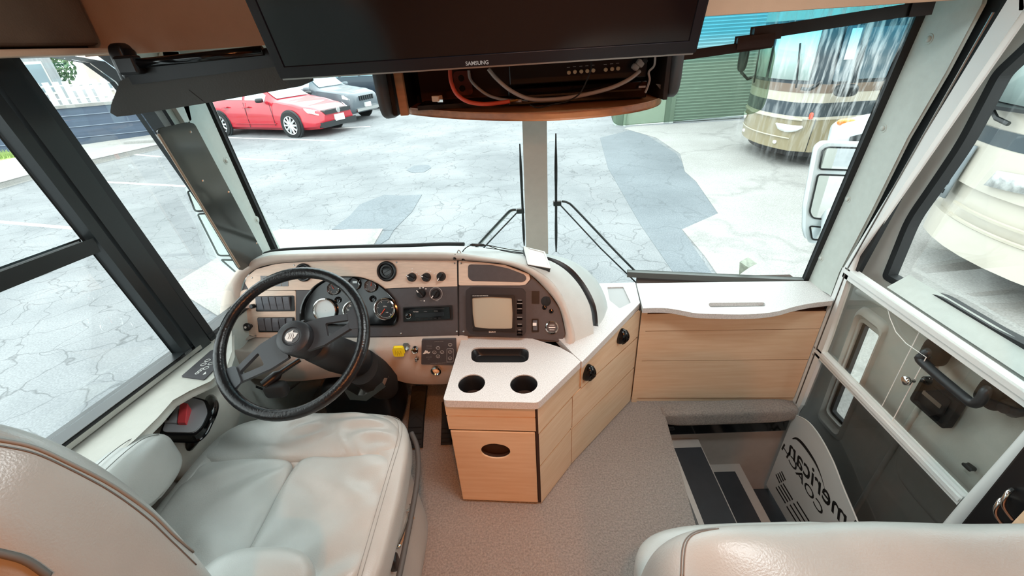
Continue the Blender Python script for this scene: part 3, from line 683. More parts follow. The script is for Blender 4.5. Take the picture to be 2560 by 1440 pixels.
MB().lathe(f, [(.0085, -.008), (.001, -.008)], 20, cap=False).build('socket_bore', mat('bore', '#3a2018', .5), o)
f = sub(LF, *LF.loc(1042, 897), .0)
o = MB().lathe(f, [(.007, -.01), (.007, .003), (.004, .005), (.003, .010), (.004, .013), (.001, .014)], 14).build('toggle_switch', M['chrome'], dash, smooth=40)
f = sub(LF, *LF.loc(1014, 870), .0)
MB().lathe(f, [(.016, -.012), (.015, .003), (.010, .008), (.006, .014)], 6).build('valve_stem', M['steel'], dash, smooth=30)
# yellow pull knob, square with a debossed sign
yk = thing('parking_brake_knob', 'bright yellow square pull knob on the lower dash', 'knob', LF.px(1000, 869))
YF = sub(LF, *LF.loc(1000, 869), .026); hw = .0168
k_ = MB().plate(YF, rounded(rect(0, 0, 2*hw, 2*hw), .006), -.012, .002).build('knob', M['yellow'], yk, bevel=.003, seg=3)
MB().tube([YF.at(0, 0, -.03), YF.at(0, 0, -.01)], .006, 10).build('shaft', M['steel'], yk)
b = MB()
for k in range(9):
    a = random.random()*6; b.tube([YF.at(-.011+.0028*k, -.010+.006*math.sin(k*2.1), .0022), YF.at(-.009+.0024*k, .002+.008*math.cos(k*1.7), .0022)], .0007, 4)
b.build('raised_mark', mat('yellow_dark', '#b8a816', .5), k_)
# leveling keypad
kp = thing('leveling_keypad', 'dark keypad with ringed buttons on the lower dash beside the countertop', 'keypad', LF.px(1098, 876))
KF = sub(LF, *LF.loc(1098, 876), .006)
def kl(x, y): u, v = LF.loc(x, y); q = LF.loc(1098, 876); return (u-q[0], v-q[1])
plt_ = MB().plate(KF, rounded([kl(1056, 847), (kl(1140, 845)), kl(1142, 908), kl(1055, 907)], .004), -.006, .003).build('faceplate', M['charcoal'], kp, bevel=.001)
b = MB()
for (x, y, r) in [(1096, 866, .0068), (1087, 877, .0068), (1106, 876.5, .0068), (1096, 887, .0068), (1126, 858, .0068), (1126, 876, .0068), (1126, 892, .0068)]:
    u, v = kl(x, y); b.tube([KF.at(p, q, .0032) for p, q in ellipse(u, v, r, None, 22)], .0007, 4, closed=True)
b.tube([KF.at(u, v, .0032) for u, v in rounded([kl(1118, 868), kl(1134, 868), kl(1134, 901), kl(1118, 901)], .003)], .0007, 4, closed=True)
b.build('button_ring', M['dimink'], kp)
for s, x, y in [('FRONT', 1096, 866), ('LEFT', 1087, 877), ('RIGHT', 1106, 876.5), ('REAR', 1096, 887), ('ON', 1126, 856), ('OFF', 1126, 860), ('AUTO', 1126, 876), ('STORE', 1126, 892)]:
    text('legend', s, KF, *kl(x, y), .0032, M['led'], kp, w=.0034)
for s, x, y, z_ in [('LEVELING SYSTEM', 1098, 850, .0042), ('EXCESS SLOPE', 1074, 859, .003), ('NOT IN PARK', 1074, 863, .003), ('JACKS DOWN', 1074, 868, .003), ('LOW VOLTAGE', 1073, 889, .003), ('WAIT', 1073, 894, .003), ('CAUTION: READ MANUAL BEFORE USE', 1098, 904, .0036)]:
    text('legend', s, KF, *kl(x, y), z_, M['dimink'], kp, w=.0034)
b = MB(); q = [kl(1058, 881), kl(1062, 876), kl(1064, 872), kl(1070, 873), kl(1072, 877), kl(1077, 875), kl(1074, 880), kl(1067, 879), kl(1063, 881)]
b.plate(KF, q, .003, .0036); b.build('emblem', M['led'], kp)
# ---------------------------------------------------------------- steering wheel
SWC = V((-.68, .99, .79)); ta = math.radians(51)
SWF = Frame(SWC, (1, 0, 0), (0, math.sin(ta), math.cos(ta)))
SW = thing('steering_wheel', 'black leather rimmed two spoke steering wheel with round hub', 'steering wheel', SWC)
M['wheelblack'] = mat('wheel_leather', '#17181a', .26, bump=.12, bscale=160, var=.2, scale=30)
R = .2105
MB().tube([SWF.at(R*math.cos(2*PI*k/72), R*math.sin(2*PI*k/72)) for k in range(72)], [.0165+.0014*max(0, math.cos(6*PI*k/72+.9)) for k in range(72)], 14, closed=True).build('rim', M['wheelblack'], SW, smooth=180)
hx, hy = SWF.loc(738, 862)
HF = sub(SWF, 0, 0, -.035)
M['spoke'] = mat('wheel_spoke', '#3f4449', .45)
HC = onp(746, 862, SWC+SWF.n*.03, SWF.n); hu, hv = (HC-SWC).dot(SWF.ex), (HC-SWC).dot(SWF.ey)
hubF = sub(SWF, 0.012, 0.003, 0)
hub = MB().lathe(hubF, [(.046, -.075), (.050, -.03), (.050, .012), (.0485, .020), (.043, .0245), (.028, .026), (.025, .0225), (.001, .021)], 40).build('horn_hub', mat('hub_black', '#2a2b2e', .42, bump=.1, bscale=400), SW, smooth=40)
MB().lathe(sub(hubF, -.001, .001), [(.0225, .0215), (.0215, .0235), (.001, .0238)], 28).build('emblem', mat('emblem_grey', '#55585b', .4), hub, smooth=40)
eb = MB()
EF = sub(hubF, -.002, .001, .0244)
eb.plate(EF, [(-.018, -.004), (-.014, .008), (-.004, .013), (.004, .018), (.003, .011), (.018, .008), (.012, -.004), (.006, -.008), (.004, -.016), (-.008, -.015), (-.015, -.010)], 0, .0008)
eb.build('badge', M['led'], hub)
es = MB()
for k in range(3): es.tube([EF.at(-.008+.006*k, -.008, .001), EF.at(-.005+.006*k, .0, .001), EF.at(-.008+.006*k, .008, .001)], .0009, 4)
es.build('badge', M['charcoal'], hub)
def spoke(ends, flip):
    """tapered flat spoke with a triangular cut out, from hub to rim"""
    a, b = V((*ends[0], 0)), V((*ends[1], 0)); d = (b-a).normalized(); s = V((-d.y, d.x, 0)); L = (b-a).length
    P_ = lambda t, w: ((a+d*(t*L)+s*w).x, (a+d*(t*L)+s*w).y)
    outer = [P_(0, -.046), P_(.32, -.046), P_(.88, -.020), P_(1, -.030), P_(1.06, -.030), P_(1.06, .034), P_(1, .034), P_(.88, .022), P_(.32, .040), P_(0, .040)]
    hole = [P_(.40, -.026), P_(.78, -.006), P_(.80, .004), P_(.40, .018)]
    f = sub(SWF, 0, 0, -.008)
    o = MB().plate(f, [rounded(outer, .006, 3), rounded(hole, .006, 3)], -.010, .004).build('spoke', M['spoke'], SW, bevel=.003, seg=2)
    pad = [P_(.80, -.026), P_(1.03, -.036), P_(1.05, .036), P_(.82, .026)]
    MB().plate(f, rounded(pad, .006), .004, .010).build('spoke_pad', M['spoke'], o, bevel=.004, seg=3)
e1 = SWF.loc(905, 790); e2 = SWF.loc(556, 960)
s1, s2 = V((*e1, 0)).normalized()*R*.96, V((*e2, 0)).normalized()*R*.96
spoke(((s1*.15).xy, s1.xy), 1); spoke(((s2*.15).xy, s2.xy), 1)
# steering column, shroud and stalk
cl = thing('steering_column', 'black steering column shroud leaning down behind the wheel', 'steering column', SWC-SWF.n*.2)
ax = lambda w, du=0, dv=0: SWF.at(.02+du, dv, -w)
def ringc(w, rx, ry, du=0, dv=0, n=24): return [SWF.at(.03+du+rx*math.cos(2*PI*k/n), dv+ry*math.sin(2*PI*k/n), -w) for k in range(n)]
MB().loft([ringc(.075, .04, .04), ringc(.09, .055, .05), ringc(.2, .056, .06, .01), ringc(.30, .058, .06, .03), ringc(.36, .05, .05, .04)], closed=True, cap=True).build('shroud', mat('column_black', '#1d1e20', .5), cl, smooth=60)
MB().loft([ringc(.33, .06, .065, .05, -.02), ringc(.47, .06, .07, .08, -.05), ringc(.56, .04, .05, .08, -.06)], closed=True, cap=True).build('boot', M['rubber'], cl, smooth=60)
b0 = on(862, 975, 'y', 1.17); br = MB()
br.prism([on(x, y, 'y', 1.16) for x, y in [(857, 969), (893, 990), (912, 990), (955, 958), (962, 966), (915, 1001), (876, 998)]], (0, .05, 0)); br.build('tilt_bracket', M['steel'], cl, bevel=.003)
stalk = [SWF.at(-.04, -.03, -.13), SWF.at(-.09, -.07, -.12), SWF.at(-.13, -.11, -.11)]
MB().tube(smooth_line(stalk, 5), [.008]*6+[.016]*5, 10).build('stalk', M['black'], cl, smooth=60)
MB().cushion(SWF.at(-.10, -.12, -.13), (.07, .04, .05), e=4, n=8).build('stalk_grip', M['rubber'], cl, smooth=180)
for k in range(3):
    MB().tube(smooth_line([on(640, 962+3*k, 'y', 1.24), on(680, 975+3*k, 'y', 1.22), on(720, 972+2*k, 'y', 1.24), on(750, 955, 'y', 1.30)], 5), .0022, 6).build('wire', M['rubber'] if k else M['steel'], cl)
# pedals
def pedal(pts, wid, name, label, m=None):
    p3 = smooth_line(pts, 6); t = thing(name, label, 'pedal', pts[0])
    f0 = [p+V((-wid/2, 0, 0)) for p in p3]; f1 = [p+V((wid/2, 0, 0)) for p in p3]; n_ = V((0, -.6, .75))*.012
    b = MB(); b.loft([f0, f1, [p+n_*.9-V((.004, 0, 0)) for p in f1], [p+n_*.9+V((.004, 0, 0)) for p in f0]], closed=False); b.loft([[p+n_*.9+V((.004, 0, 0)) for p in f0], f0])
    b.build('pad', M['rubber'], t, smooth=40)
    L = len(p3)
    for k in range(1, L-1):
        a, c = p3[k], p3[k]
        if k < L*.35:
            MB().box(p3[k]+n_, (wid*.8, .004, .004)).build('rib', M['rubber'], t)
        else:
            q = p3[min(k+1, L-1)]
            MB().tube([p3[k]+n_+V((-wid*.42, 0, 0)), q+n_, p3[k]+n_+V((wid*.42, 0, 0))], .002, 4).build('rib', M['rubber'], t)
    return t
heel = on(1037, 1120, 'z', .012); mid = on(1042, 1040, 'z', .07); top = on(1050, 965, 'z', .17)
pedal([heel, mid, top], .072, 'accelerator_pedal', 'long black ribbed rubber floor pedal beside the driver seat')
pedal([on(1116, 1112, 'z', .012), on(1118, 1050, 'z', .05), on(1118, 1005, 'z', .10)], .05, 'brake_pedal', 'black grooved pedal half hidden behind the cup holder cabinet')
MB_f = thing('floor_housing', 'black moulded housing on the floor under the steering column', 'housing', on(920, 1030, 'z', 0))
MB().cushion(on(905, 1000, 'y', 1.30)+V((0, .06, -.02)), (.30, .25, .30), e=5, n=10).build('cover', M['black'], MB_f, smooth=60)
# ---------------------------------------------------------------- centre console
CT = .55
def cz(pts, z=CT): return [tuple(on(x, y, 'z', z).xy) for x, y in pts]
FC = Frame((0, 0, CT), (1, 0, 0), (0, 1, 0))
ctop = thing('console_worktop', 'white speckled worktop with two cup holders and an oblong tray beside the dash', 'worktop', (-.1, 1.1, CT))
outl = cz([(1107, 1001), (1345, 1007), (1452, 904), (1432, 886), (1400, 868), (1330, 846), (1250, 836), (1157, 836)])
def ell_px(x0, x1, y0, y1, z=CT, n=28):
    c = on((x0+x1)/2, (y0+y1)/2, 'z', z); rx = (on(x1, (y0+y1)/2, 'z', z)-on(x0, (y0+y1)/2, 'z', z)).length/2; ry = (on((x0+x1)/2, y1, 'z', z)-on((x0+x1)/2, y0, 'z', z)).length/2
    return c, rx, ry
holes = []
cups = [ell_px(1143, 1215, 937, 980), ell_px(1273, 1346, 937, 982)]
for c, rx, ry in cups: holes.append(ellipse(c.x, c.y, (rx+ry)/2, None, 32))
tray = rounded(cz([(1178, 868), (1322, 868), (1322, 906), (1178, 906)]), .032, 6); holes.append(tray)
MB().plate(FC, [rounded(outl, [.014, .012, .004, .004, 0, 0, 0, .004], 4)]+holes, -.028, 0).build('slab', M['counter'], ctop, bevel=.007, seg=3)
M['cup'] = mat('cup_black', '#17181a', .4)
for c, rx, ry in cups:
    r = (rx+ry)/2; f = Frame(c, (1, 0, 0), (0, 1, 0))
    MB().lathe(f, [(r*1.02, -.006), (r*.99, -.004), (r*.90, -.012), (r*.86, -.02), (r*.80, -.03), (r*.74, -.085), (.001, -.085)], 36, cap=False).build('cup_holder', M['cup'], ctop, smooth=40)
cxy = V((sum(p[0] for p in tray)/len(tray), sum(p[1] for p in tray)/len(tray), CT))
ring = lambda s, z: [cxy+V(((p[0]-cxy.x)*s, (p[1]-cxy.y)*s, z)) for p in tray]
MB().loft([ring(1.02, -.006), ring(.98, -.006), ring(.93, -.012), ring(.88, -.030), ring(.84, -.032)], closed=True, cap=False).build('tray_liner', M['cup'], ctop, smooth=40)
MB().prism(ring(.90, -.032), (0, 0, -.006)).build('tray_liner', M['cup'], ctop)
# rear piece that runs to the windshield
wt2 = thing('dash_side_worktop', 'white speckled worktop strip with a grey inset running beside the dash to the windshield', 'worktop', (.4, 1.5, CT))
o2 = cz([(1455, 905), (1600, 757), (1588, 706), (1500, 708), (1400, 745), (1380, 830), (1434, 886)])
ins = cz([(1518, 718), (1558, 717), (1577, 757), (1549, 771), (1524, 751)])
MB().plate(FC, [rounded(o2, .004), rounded(ins, .006)], -.028, 0).build('slab', M['counter'], wt2, bevel=.006, seg=3)
MB().plate(FC, rounded(ins, .006), -.012, -.005).build('inset_panel', mat('inset_grey', '#a9acac', .4), wt2)
# cabinet under the worktop: three faces, each drawer front a piece of its own
cab = thing('console_cabinet', 'maple console cabinet with an oval waste opening facing the aisle', 'cabinet', (.1, 1.1, 0))
A0 = on(1160, 1254, 'z', 0); A1 = on(1353, 1262, 'z', 0); A2 = on(1428, 1163, 'z', 0); A3 = on(1577, 1003, 'z', 0)
A0 = V((A0.x, A0.y, 0)); A1 = V((A1.x, A1.y, 0))
def face(a, b, n_out=None):
    ex = (b-a).normalized(); return Frame(a, ex, (0, 0, 1))
F0 = face(A0, A1); F1 = face(A1, A2); F2 = face(A2, A3)
body_ = [tuple(p.xy) for p in (A0+F0.n*-.02+F0.ex*.01, A1-F0.n*.02-F1.n*.02, A2-F1.n*.02, A3-F2.n*.02)] + [(.46, 1.60), (.17, 1.32), (-.22, 1.20)]
MB().plate(Frame((0, 0, 0), (1, 0, 0), (0, 1, 0)), [body_], .03, .40).build('carcass', M['woodshade'], cab)
MB().plate(Frame((0, 0, 0), (1, 0, 0), (0, 1, 0)), [[tuple(V((*p, 0)).lerp(V((.15, 1.25, 0)), .08).xy) for p in body_]], .40, .49).build('carcass', M['woodshade'], cab)
MB().plate(Frame((0, 0, 0), (1, 0, 0), (0, 1, 0)), [[tuple(V((*p, 0)).lerp(V((.15, 1.25, 0)), .12).xy) for p in body_]], 0, .03).build('plinth', M['woodshade'], cab)
L0, L1, L2 = (A1-A0).length, (A2-A1).length, (A3-A2).length
z_of = lambda fr, x, y: fr.loc(x, y)[1]
za, zb_ = z_of(F0, 1240, 1042), z_of(F0, 1240, 1077)
def front(fr, u0, u1, z0, z1, name='drawer_front', holes=None, m=None, th=.018):
    return MB().plate(fr, [[(u0, z0), (u1, z0), (u1, z1), (u0, z1)]]+(holes or []), -.006, 0).build(name, m or M['wood'], cab, bevel=.004, seg=2)
ec = F0.loc(1239, 1128)
for fr_, u0_, u1_, z1_, hl in ((F0, .0, L0-.012, .515, [ellipse(ec[0], ec[1], .052, .038, 32)]), (F1, .004, L1-.004, .515, []), (F2, .006, L2-.012, .515, [])):
    MB().plate(fr_, [[(u0_, .012), (u1_, .012), (u1_, z1_), (u0_, z1_)]]+hl, -.018, -.006).build('shade_backing', M['woodshade'], cab)  # dark plate set shallow so the board joints look shaded
eo = ellipse(ec[0], ec[1], .050, .036, 32)
front(F0, -.003, L0-.012, .012, zb_-.0055, 'door', [eo])
MB().plate(F0, ellipse(ec[0], ec[1], .056, .042, 24), -.06, -.055).build('waste_bin', M['black'], cab)
front(F0, -.003, L0-.012, zb_+.0055, za-.0055); front(F0, -.003, L0-.012, za+.0055, .515, 'rail')
zc1, zc2 = z_of(F1, 1400, 1020)*0+z_of(F1, 1352, 1080), z_of(F1, 1353, 1162)
MB().plate(F0, [(L0-.010, .012), (L0, .012), (L0, .515), (L0-.010, .515)], -.024, -.002).build('stile', M['woodshade'], cab)
front(F1, .004, L1-.006, .012, zc2-.0055, 'panel'); front(F1, .004, L1-.006, zc2+.0055, zc1-.0055, 'panel')
zt = zc1
zd1, zd2 = z_of(F2, 1432, 1070), z_of(F2, 1434, 990)
front(F2, .004, L2-.01, .012, zd1-.0055, 'panel'); front(F2, .004, L2-.01, zd1+.0055, zc1-.0055, 'panel')
d1 = front(F1, .002, L1+.05, zc1+.0055, .515, 'drawer_front'); d2 = front(F2, .052, L2-.01, zc1+.0055, .515, 'drawer_front')
def cup_pull(fr, x, y, parent, w, h):
    u, v = fr.loc(x, y); f = sub(fr, u, v, 0); rot = Matrix((f.ex, f.ey, f.n)).transposed()
    o = MB().cushion(f.at(0, 0, 0), (w, h, .062), e=2.1, n=16, fn=lambda q, p: V((p.x*(1-.25*q.y), p.y, p.z*(1+.15*q.y))), rot=rot).build('cup_pull', M['blackgloss'], parent, smooth=180)
    for k in (-1, 0, 1): MB().tube([f.at(k*.010, -h*.42+h*.84*t/8, .031*math.sqrt(max(.02, 1-(2*t/8-1)**2*.75))) for t in range(9)], .002, 5).build('ridge', M['blackgloss'], o, smooth=180)
    return o
cup_pull(F2, 1468, 929, d2, .055, .07)
cup_pull(F2, 1552, 839, d2, .055, .07)
# ---------------------------------------------------------------- front cabinet under the windshield, right
fc = thing('front_cabinet', 'maple plank fronted cabinet under the windshield with a white wavy edged lid', 'cabinet', (.85, 1.5, 0))
B0 = V((.478, 1.472, 0)); B1 = on(1990, 1003, 'z', 0)
FB = face(B0, B1); LB = (B1-B0).length
MB().plate(FZ, [(B0.x+.01, B0.y+.03), (B1.x-.01, B1.y+.03), (1.2, 1.70), (.52, 1.74)], .02, .52).build('carcass', M['woodshade'], fc)
zs = [z_of(FB, 1790, y) for y in (1003, 987, 902, 899, 826, 823, 785)]
pz = [(0, .024), (.030, z_of(FB, 1790, 900)-.005), (z_of(FB, 1790, 900)+.005, z_of(FB, 1790, 825)-.005), (z_of(FB, 1790, 825)+.005, z_of(FB, 1790, 784))]
MB().plate(FB, [(0, 0), (LB, 0), (LB, .026), (0, .026)], -.02, -.004).build('kick_board', M['wood'], fc, bevel=.002)
for a, b_ in pz[1:]:
    MB().plate(FB, [(.022, a), (LB-.02, a), (LB-.02, b_), (.022, b_)], -.006, .002).build('plank', M['wood'], fc, bevel=.004, seg=2)
MB().plate(FB, [(.004, .01), (LB-.01, .01), (LB-.01, .5), (.004, .5)], -.018, -.005).build('shade_backing', M['woodshade'], fc)
MB().plate(FB, [(0, 0), (.020, 0), (.020, .515), (0, .515)], -.02, .004).build('stile', M['wood'], fc, bevel=.002)
MB().plate(FB, [(.02, z_of(FB, 1790, 784)), (LB-.01, z_of(FB, 1790, 784)), (LB-.01, .52), (.02, .52)], -.03, -.014).build('rail', M['woodshade'], fc)
MB().plate(FB, [(LB-.018, .0), (LB-.002, .0), (LB-.002, .52), (LB-.018, .52)], -.03, -.010).build('end_gap', M['black'], fc)
lid = [(1591, 708), (1607, 771), (1640, 770), (1670, 771), (1702, 776), (1740, 783), (1790, 785), (1850, 786), (1900, 784), (1945, 778), (1985, 767), (2030, 758), (2083, 752), (2081, 744), (2034, 702)]
l2 = cz(lid, .556); l2 = [l2[0]]+[tuple(p.xy) for p in smooth_line([V((*q, 0)) for q in l2[1:13]], 4)]+l2[13:]
slot = rounded(cz([(1771, 757), (1912, 756), (1914, 766), (1774, 768)], .556), .012, 5)
FLid = Frame((0, 0, .556), (1, 0, 0), (0, 1, 0))
MB().plate(FLid, [l2, slot], -.022, 0).build('lid', M['counter'], fc, bevel=.006, seg=3)
MB().plate(FLid, slot, -.02, -.018).build('slot_floor', mat('slot_grey', '#8f8f8d', .6), fc)
# ---------------------------------------------------------------- leather seats
def wr(x, y, s=1): return math.sin(x*9+math.sin(y*7)*1.3)*math.sin(y*5+x*3)*s
M['leather2'] = M['leather']
ds = thing('driver_seat', 'grey leather driver captain chair with a puffy cushion and armrest pads', 'seat', (-.69, .65, 0))
def base_fn(q, p): return V((p.x*(1+.10*(1-q.z)*.5), p.y, p.z))
MB().cushion((-.68, .62, .20), (.575, .64, .40), e=8, n=14, fn=base_fn).build('base_skirt', M['leather'], ds, smooth=180)
ZT = .50
def seat_top(cx, cy, sx, sy, zc, h, name, fn=None, e=5, n=30):
    return MB().cushion((cx, cy, zc), (sx, sy, h), e=e, n=n, fn=fn).build(name, M['leather'], ds, smooth=180)
fold = lambda x, y: .004*math.sin(40*x+6*math.sin(9*y))*max(0, math.sin(6*y+1))
def surround_fn(q, p):
    d = 0
    if q.z > 0 and abs(q.x) < .86 and q.y < .45: d = -.035*min(1, (.86-abs(q.x))*8)*min(1, (.45-q.y)*6)
    return V((p.x*(1-.05*max(0, q.y)), p.y-.02*q.x*q.x*(q.y > 0), p.z+d))
seat_top(-.685, .705, .655, .60, .435, .13, 'cushion_surround', surround_fn, 6, 40)
def bolster_fn(q, p):
    w = .0075*math.sin(26*q.x+6*math.sin(2.2*q.y+q.x*4))*max(0, 1-abs(q.y)**1.5)*max(0, math.sin(q.x*2.4+.9))**.7+.004*math.sin(9*q.x+4*q.y)
    return V((p.x, p.y-.055*(1-q.x*q.x)*(-1 if q.y < 0 else 1)*0+.035*q.x*q.x*-1, p.z+w*(q.z > 0)))
seat_top(-.685, .905, .60, .185, .462, .105, 'front_bolster', bolster_fn, 3.2, 48)
def pan_fn(k):
    def f(q, p):
        w = .008*math.sin(5*q.x+3*math.sin(3.2*q.y+k))*math.cos(3.6*q.y+k) + .004*math.sin(16*q.y+6*q.x*k)*max(0, -q.x*k)*.6
        return V((p.x, p.y+.045*(q.y > 0)*-(p.x*2.2*k)**2*0, p.z+w*(q.z > 0)*(1-max(abs(q.x), abs(q.y))**6)))
    return f
MB().cushion((-.832, .640, .453), (.300, .385, .10), e=6, n=34, fn=pan_fn(1), rot=Matrix.Rotation(-.0, 3, 'Z')).build('seat_panel', M['leather'], ds, smooth=180)
MB().cushion((-.540, .640, .453), (.296, .385, .10), e=6, n=34, fn=pan_fn(-1)).build('seat_panel', M['leather'], ds, smooth=180)
# stitching around the cushion, piping groove on the skirt
edge = [V((-.39, y, .4985)) for y in (.45, .6, .75, .88)]+[V((-.41, .945, .496)), V((-.46, .975, .488))]
for dx in (0, .010):
    MB().tube([p+V((-dx, -dx*.3, 0)) for p in smooth_line(edge, 8)], .0008, 4).build('stitch_line', mat('leather_fold', '#8d8c86', .6), ds)
pip = smooth_line([V((-.352, .40, .352)), V((-.345, .6, .372)), V((-.345, .8, .392)), V((-.36, .90, .41)), V((-.39, .96, .42))], 8)
MB().tube(pip, .008, 8).build('piping', mat('piping_dark', '#4d4c4a', .6), ds, smooth=180)
# chrome seat controls on the skirt
SKIRT_FITTINGS = True
# left armrest
def arm_fn(q, p): return V((p.x, p.y, p.z+.02*(1-q.y*q.y)*(q.z > 0)-(.03 if q.z < 0 and q.y > .3 else 0)*q.y))
MB().cushion((-.965, .575, .645), (.125, .38, .135), e=3, n=24, fn=arm_fn).build('armrest', M['leather'], ds, smooth=180)
for s in (-.016, .016): MB().tube(smooth_line([V((-.955+s, .40, .735)), V((-.955+s, .5, .738)), V((-.955+s, .62, .736)), V((-.955+s, .70, .722)), V((-.955+s, .742, .694))], 6), .001, 4).build('stitch_line', M['leatherdark'], ds)
MB().cushion((-.565, .40, .595), (.24, .20, .10), e=3, n=20).build('armrest', M['leather'], ds, smooth=180)
# backrest seen from behind and above
BR = Matrix.Identity(3)
def back_fn(q, p):
    w = .006*math.sin(14*q.z+4*q.x)*max(0, .5-abs(q.z+.35))*2*(q.y < 0)
    s = 1-.116*max(0, q.z)**2
    return V((p.x*s, p.y*(1-.25*max(0, q.z)**2)-w+.0, p.z))
bk = MB().cushion((-.748, .280, .849), (.515, .181, .708), e=4.5, n=40, fn=back_fn, rot=BR).build('backrest', M['leather'], ds, smooth=180)
def on_mesh(o, x, y, lift=.0015):
    """point of a built surface along a line of sight, used to lay seams and stitches on the leather"""
    from mathutils.bvhtree import BVHTree
    if not hasattr(on_mesh, 'c'): on_mesh.c = {}
    if o.name not in on_mesh.c:
        off = V((0, 0, 0)); q = o.parent
        while q is not None: off += q.location; q = q.parent
        on_mesh.c[o.name] = BVHTree.FromPolygons([v.co+off for v in o.data.vertices], [tuple(f.vertices) for f in o.data.polygons])
    h, n, _, _ = on_mesh.c[o.name].ray_cast(CAMP, ray(x, y).normalized()); return (h+n*lift) if h else None
def seam(o, pxs, r, m, parent, name='seam', n=8):
    pts = [on_mesh(o, x, y, r*.3) for x, y in [tuple(p.xy) for p in smooth_line([V((*q, 0)) for q in pxs], n)]]; pts = [p for p in pts if p]
    if len(pts) > 2: return MB().tube(pts, r, 5).build(name, m, parent, smooth=180)
skirt = bpy.data.objects['base_skirt']
sk = [on_mesh(skirt, x, y, .004) for x, y in [(1024, 1262), (1016, 1300), (1004, 1335), (990, 1368)]]
if all(sk):
    MB().tube(smooth_line(sk, 5), .010, 8, flat=.5).build('control_plate', M['chrome'], ds, smooth=180)
    for x, y in [(1026, 1298), (1020, 1322), (1010, 1347), (1022, 1278)]:
        p = on_mesh(skirt, x-6, y, .002)
        if p: MB().tube([p, p+V((.016, .002, .004))], .005, 8).build('control_knob', M['chrome'], ds, smooth=60)
    p = on_mesh(skirt, 978, 1405, .004)
    if p: MB().cushion(p, (.03, .035, .05), e=4, n=6).build('recliner_lever', M['black'], ds, smooth=180)
M['leatherseam'] = mat('leather_fold', '#8d8c86', .6)
seam(bk, [(-20, 1098), (80, 1118), (175, 1160), (280, 1215), (372, 1280), (437, 1342), (503, 1402), (530, 1440)], .0022, M['leatherseam'], ds)
seam(bk, [(-20, 1112), (80, 1132), (172, 1172), (275, 1228), (364, 1292), (428, 1352), (490, 1412)], .0010, M['leatherdark'], ds, 'stitch_line')
seam(bk, [(-20, 1378), (60, 1400), (120, 1440)], .004, M['leatherdark'], ds)
ps = thing('passenger_seat', 'grey leather passenger seat back seen from behind near the step well', 'seat', (.5, .3, 0))
def ps_fn(q, p): return V((p.x, p.y*(1-.15*max(0, q.z)**2), p.z+(.003*math.sin(9*q.x+3*q.y))*(q.z > .5)+.012*(1-q.x*q.x)*(q.z > 0)))
MB().cushion((.50, .30, .61), (.68, .22, .60), e=6, n=40, fn=ps_fn, rot=Matrix.Rotation(math.radians(-2), 3, 'Z') @ Matrix.Rotation(math.radians(8), 3, 'X')).build('backrest', M['leather'], ds if False else ps, smooth=180)
MB().cushion((.52, .46, .42), (.60, .30, .16), e=4, n=16).build('cushion', M['leather'], ps, smooth=180)
MB().cushion((.52, .40, .17), (.40, .40, .34), e=8, n=8).build('pedestal', M['black'], ps, smooth=60)
psb = ps.children[0]
for d in (0, 7):
    seam(psb, [(1790+d, 1322), (1745+d, 1328+d*.3), (1718+d, 1345), (1706+d, 1375), (1702+d, 1440)], .0011, M['leatherdark'], ps, 'stitch_line')
# ---------------------------------------------------------------- shifter pod
sp2 = thing('control_pod', 'black edged grey pod with a red lever between the driver seat and the window', 'control pod', on(470, 1040, 'z', .58))
ZP = .60
pod = cz([(402, 1083), (418, 1040), (447, 1001), (480, 993), (512, 1002), (522, 1030), (505, 1066), (486, 1085)], ZP)
FP = Frame((0, 0, ZP), (1, 0, 0), (0, 1, 0))
MB().plate(FP, rounded(pod, .012, 3), -.03, -.004).build('rim', M['blackgloss'], sp2, bevel=.006, seg=3)
pc = V((sum(p[0] for p in pod)/len(pod), sum(p[1] for p in pod)/len(pod), 0))
M['podgrey'] = mat('pod_grey', '#9fa2a6', .35)
MB().plate(FP, rounded([tuple((pc+(V((*p, 0))-pc)*.92).xy) for p in pod], .012, 3), -.006, .002).build('top_plate', M['podgrey'], sp2, bevel=.002)
def wedge(pxs, h0, h1, m, name):
    p = cz(pxs, ZP); b = MB(); lo_ = [V((*q, ZP)) for q in p]; hi = [V((*q, ZP+(h0 if k in (0, 1) else h1))) for k, q in enumerate(p)]
    b.loft([lo_, hi], closed=True, cap=True); return b.build(name, m, sp2, bevel=.002)
wedge([(447, 1064), (468, 1064), (480, 1026), (461, 1023)], .012, .030, M['red'], 'lever')
wedge([(412, 1060), (444, 1062), (452, 1028), (436, 1024)], .008, .016, M['podgrey'], 'lever')
wedge([(439, 1012), (454, 1013), (460, 1001), (444, 1000)], .012, .014, M['black'], 'push_button')
MB().plate(FP, cz([(423, 1059), (426, 1060), (446, 1026), (443, 1025)], ZP), .014, .019).build('slot', M['black'], sp2)
gb = thing('grab_rail', 'curved black grab rail beside the control pod', 'rail', on(500, 1080, 'z', .5))
MB().tube(smooth_line([on(468, 1120, 'z', .50), on(500, 1080, 'z', .55), on(522, 1045, 'z', .575), on(530, 1018, 'z', .57), on(523, 1000, 'z', .53)], 6), [.020]*8+[.022]*17, 12, flat=.8).build('rail', M['blackgloss'], gb, smooth=180)
b = MB(); f = Frame(on(377, 1062, 'z', .60), (0, 1, 0), (0, 0, 1)); b.lathe(f, [(.013, 0), (.013, .004), (.008, .006), (.001, .002)], 16)
b.build('grommet', M['black'], bpy.data.objects['side_console'], smooth=40)
pb = MB(); pb.cushion(on(455, 1060, 'z', .50)+V((.0, 0, -.03)), (.22, .30, .18), e=4, n=10); pb.build('pod_base', M['trimwarm'], bpy.data.objects['side_console'], smooth=180)
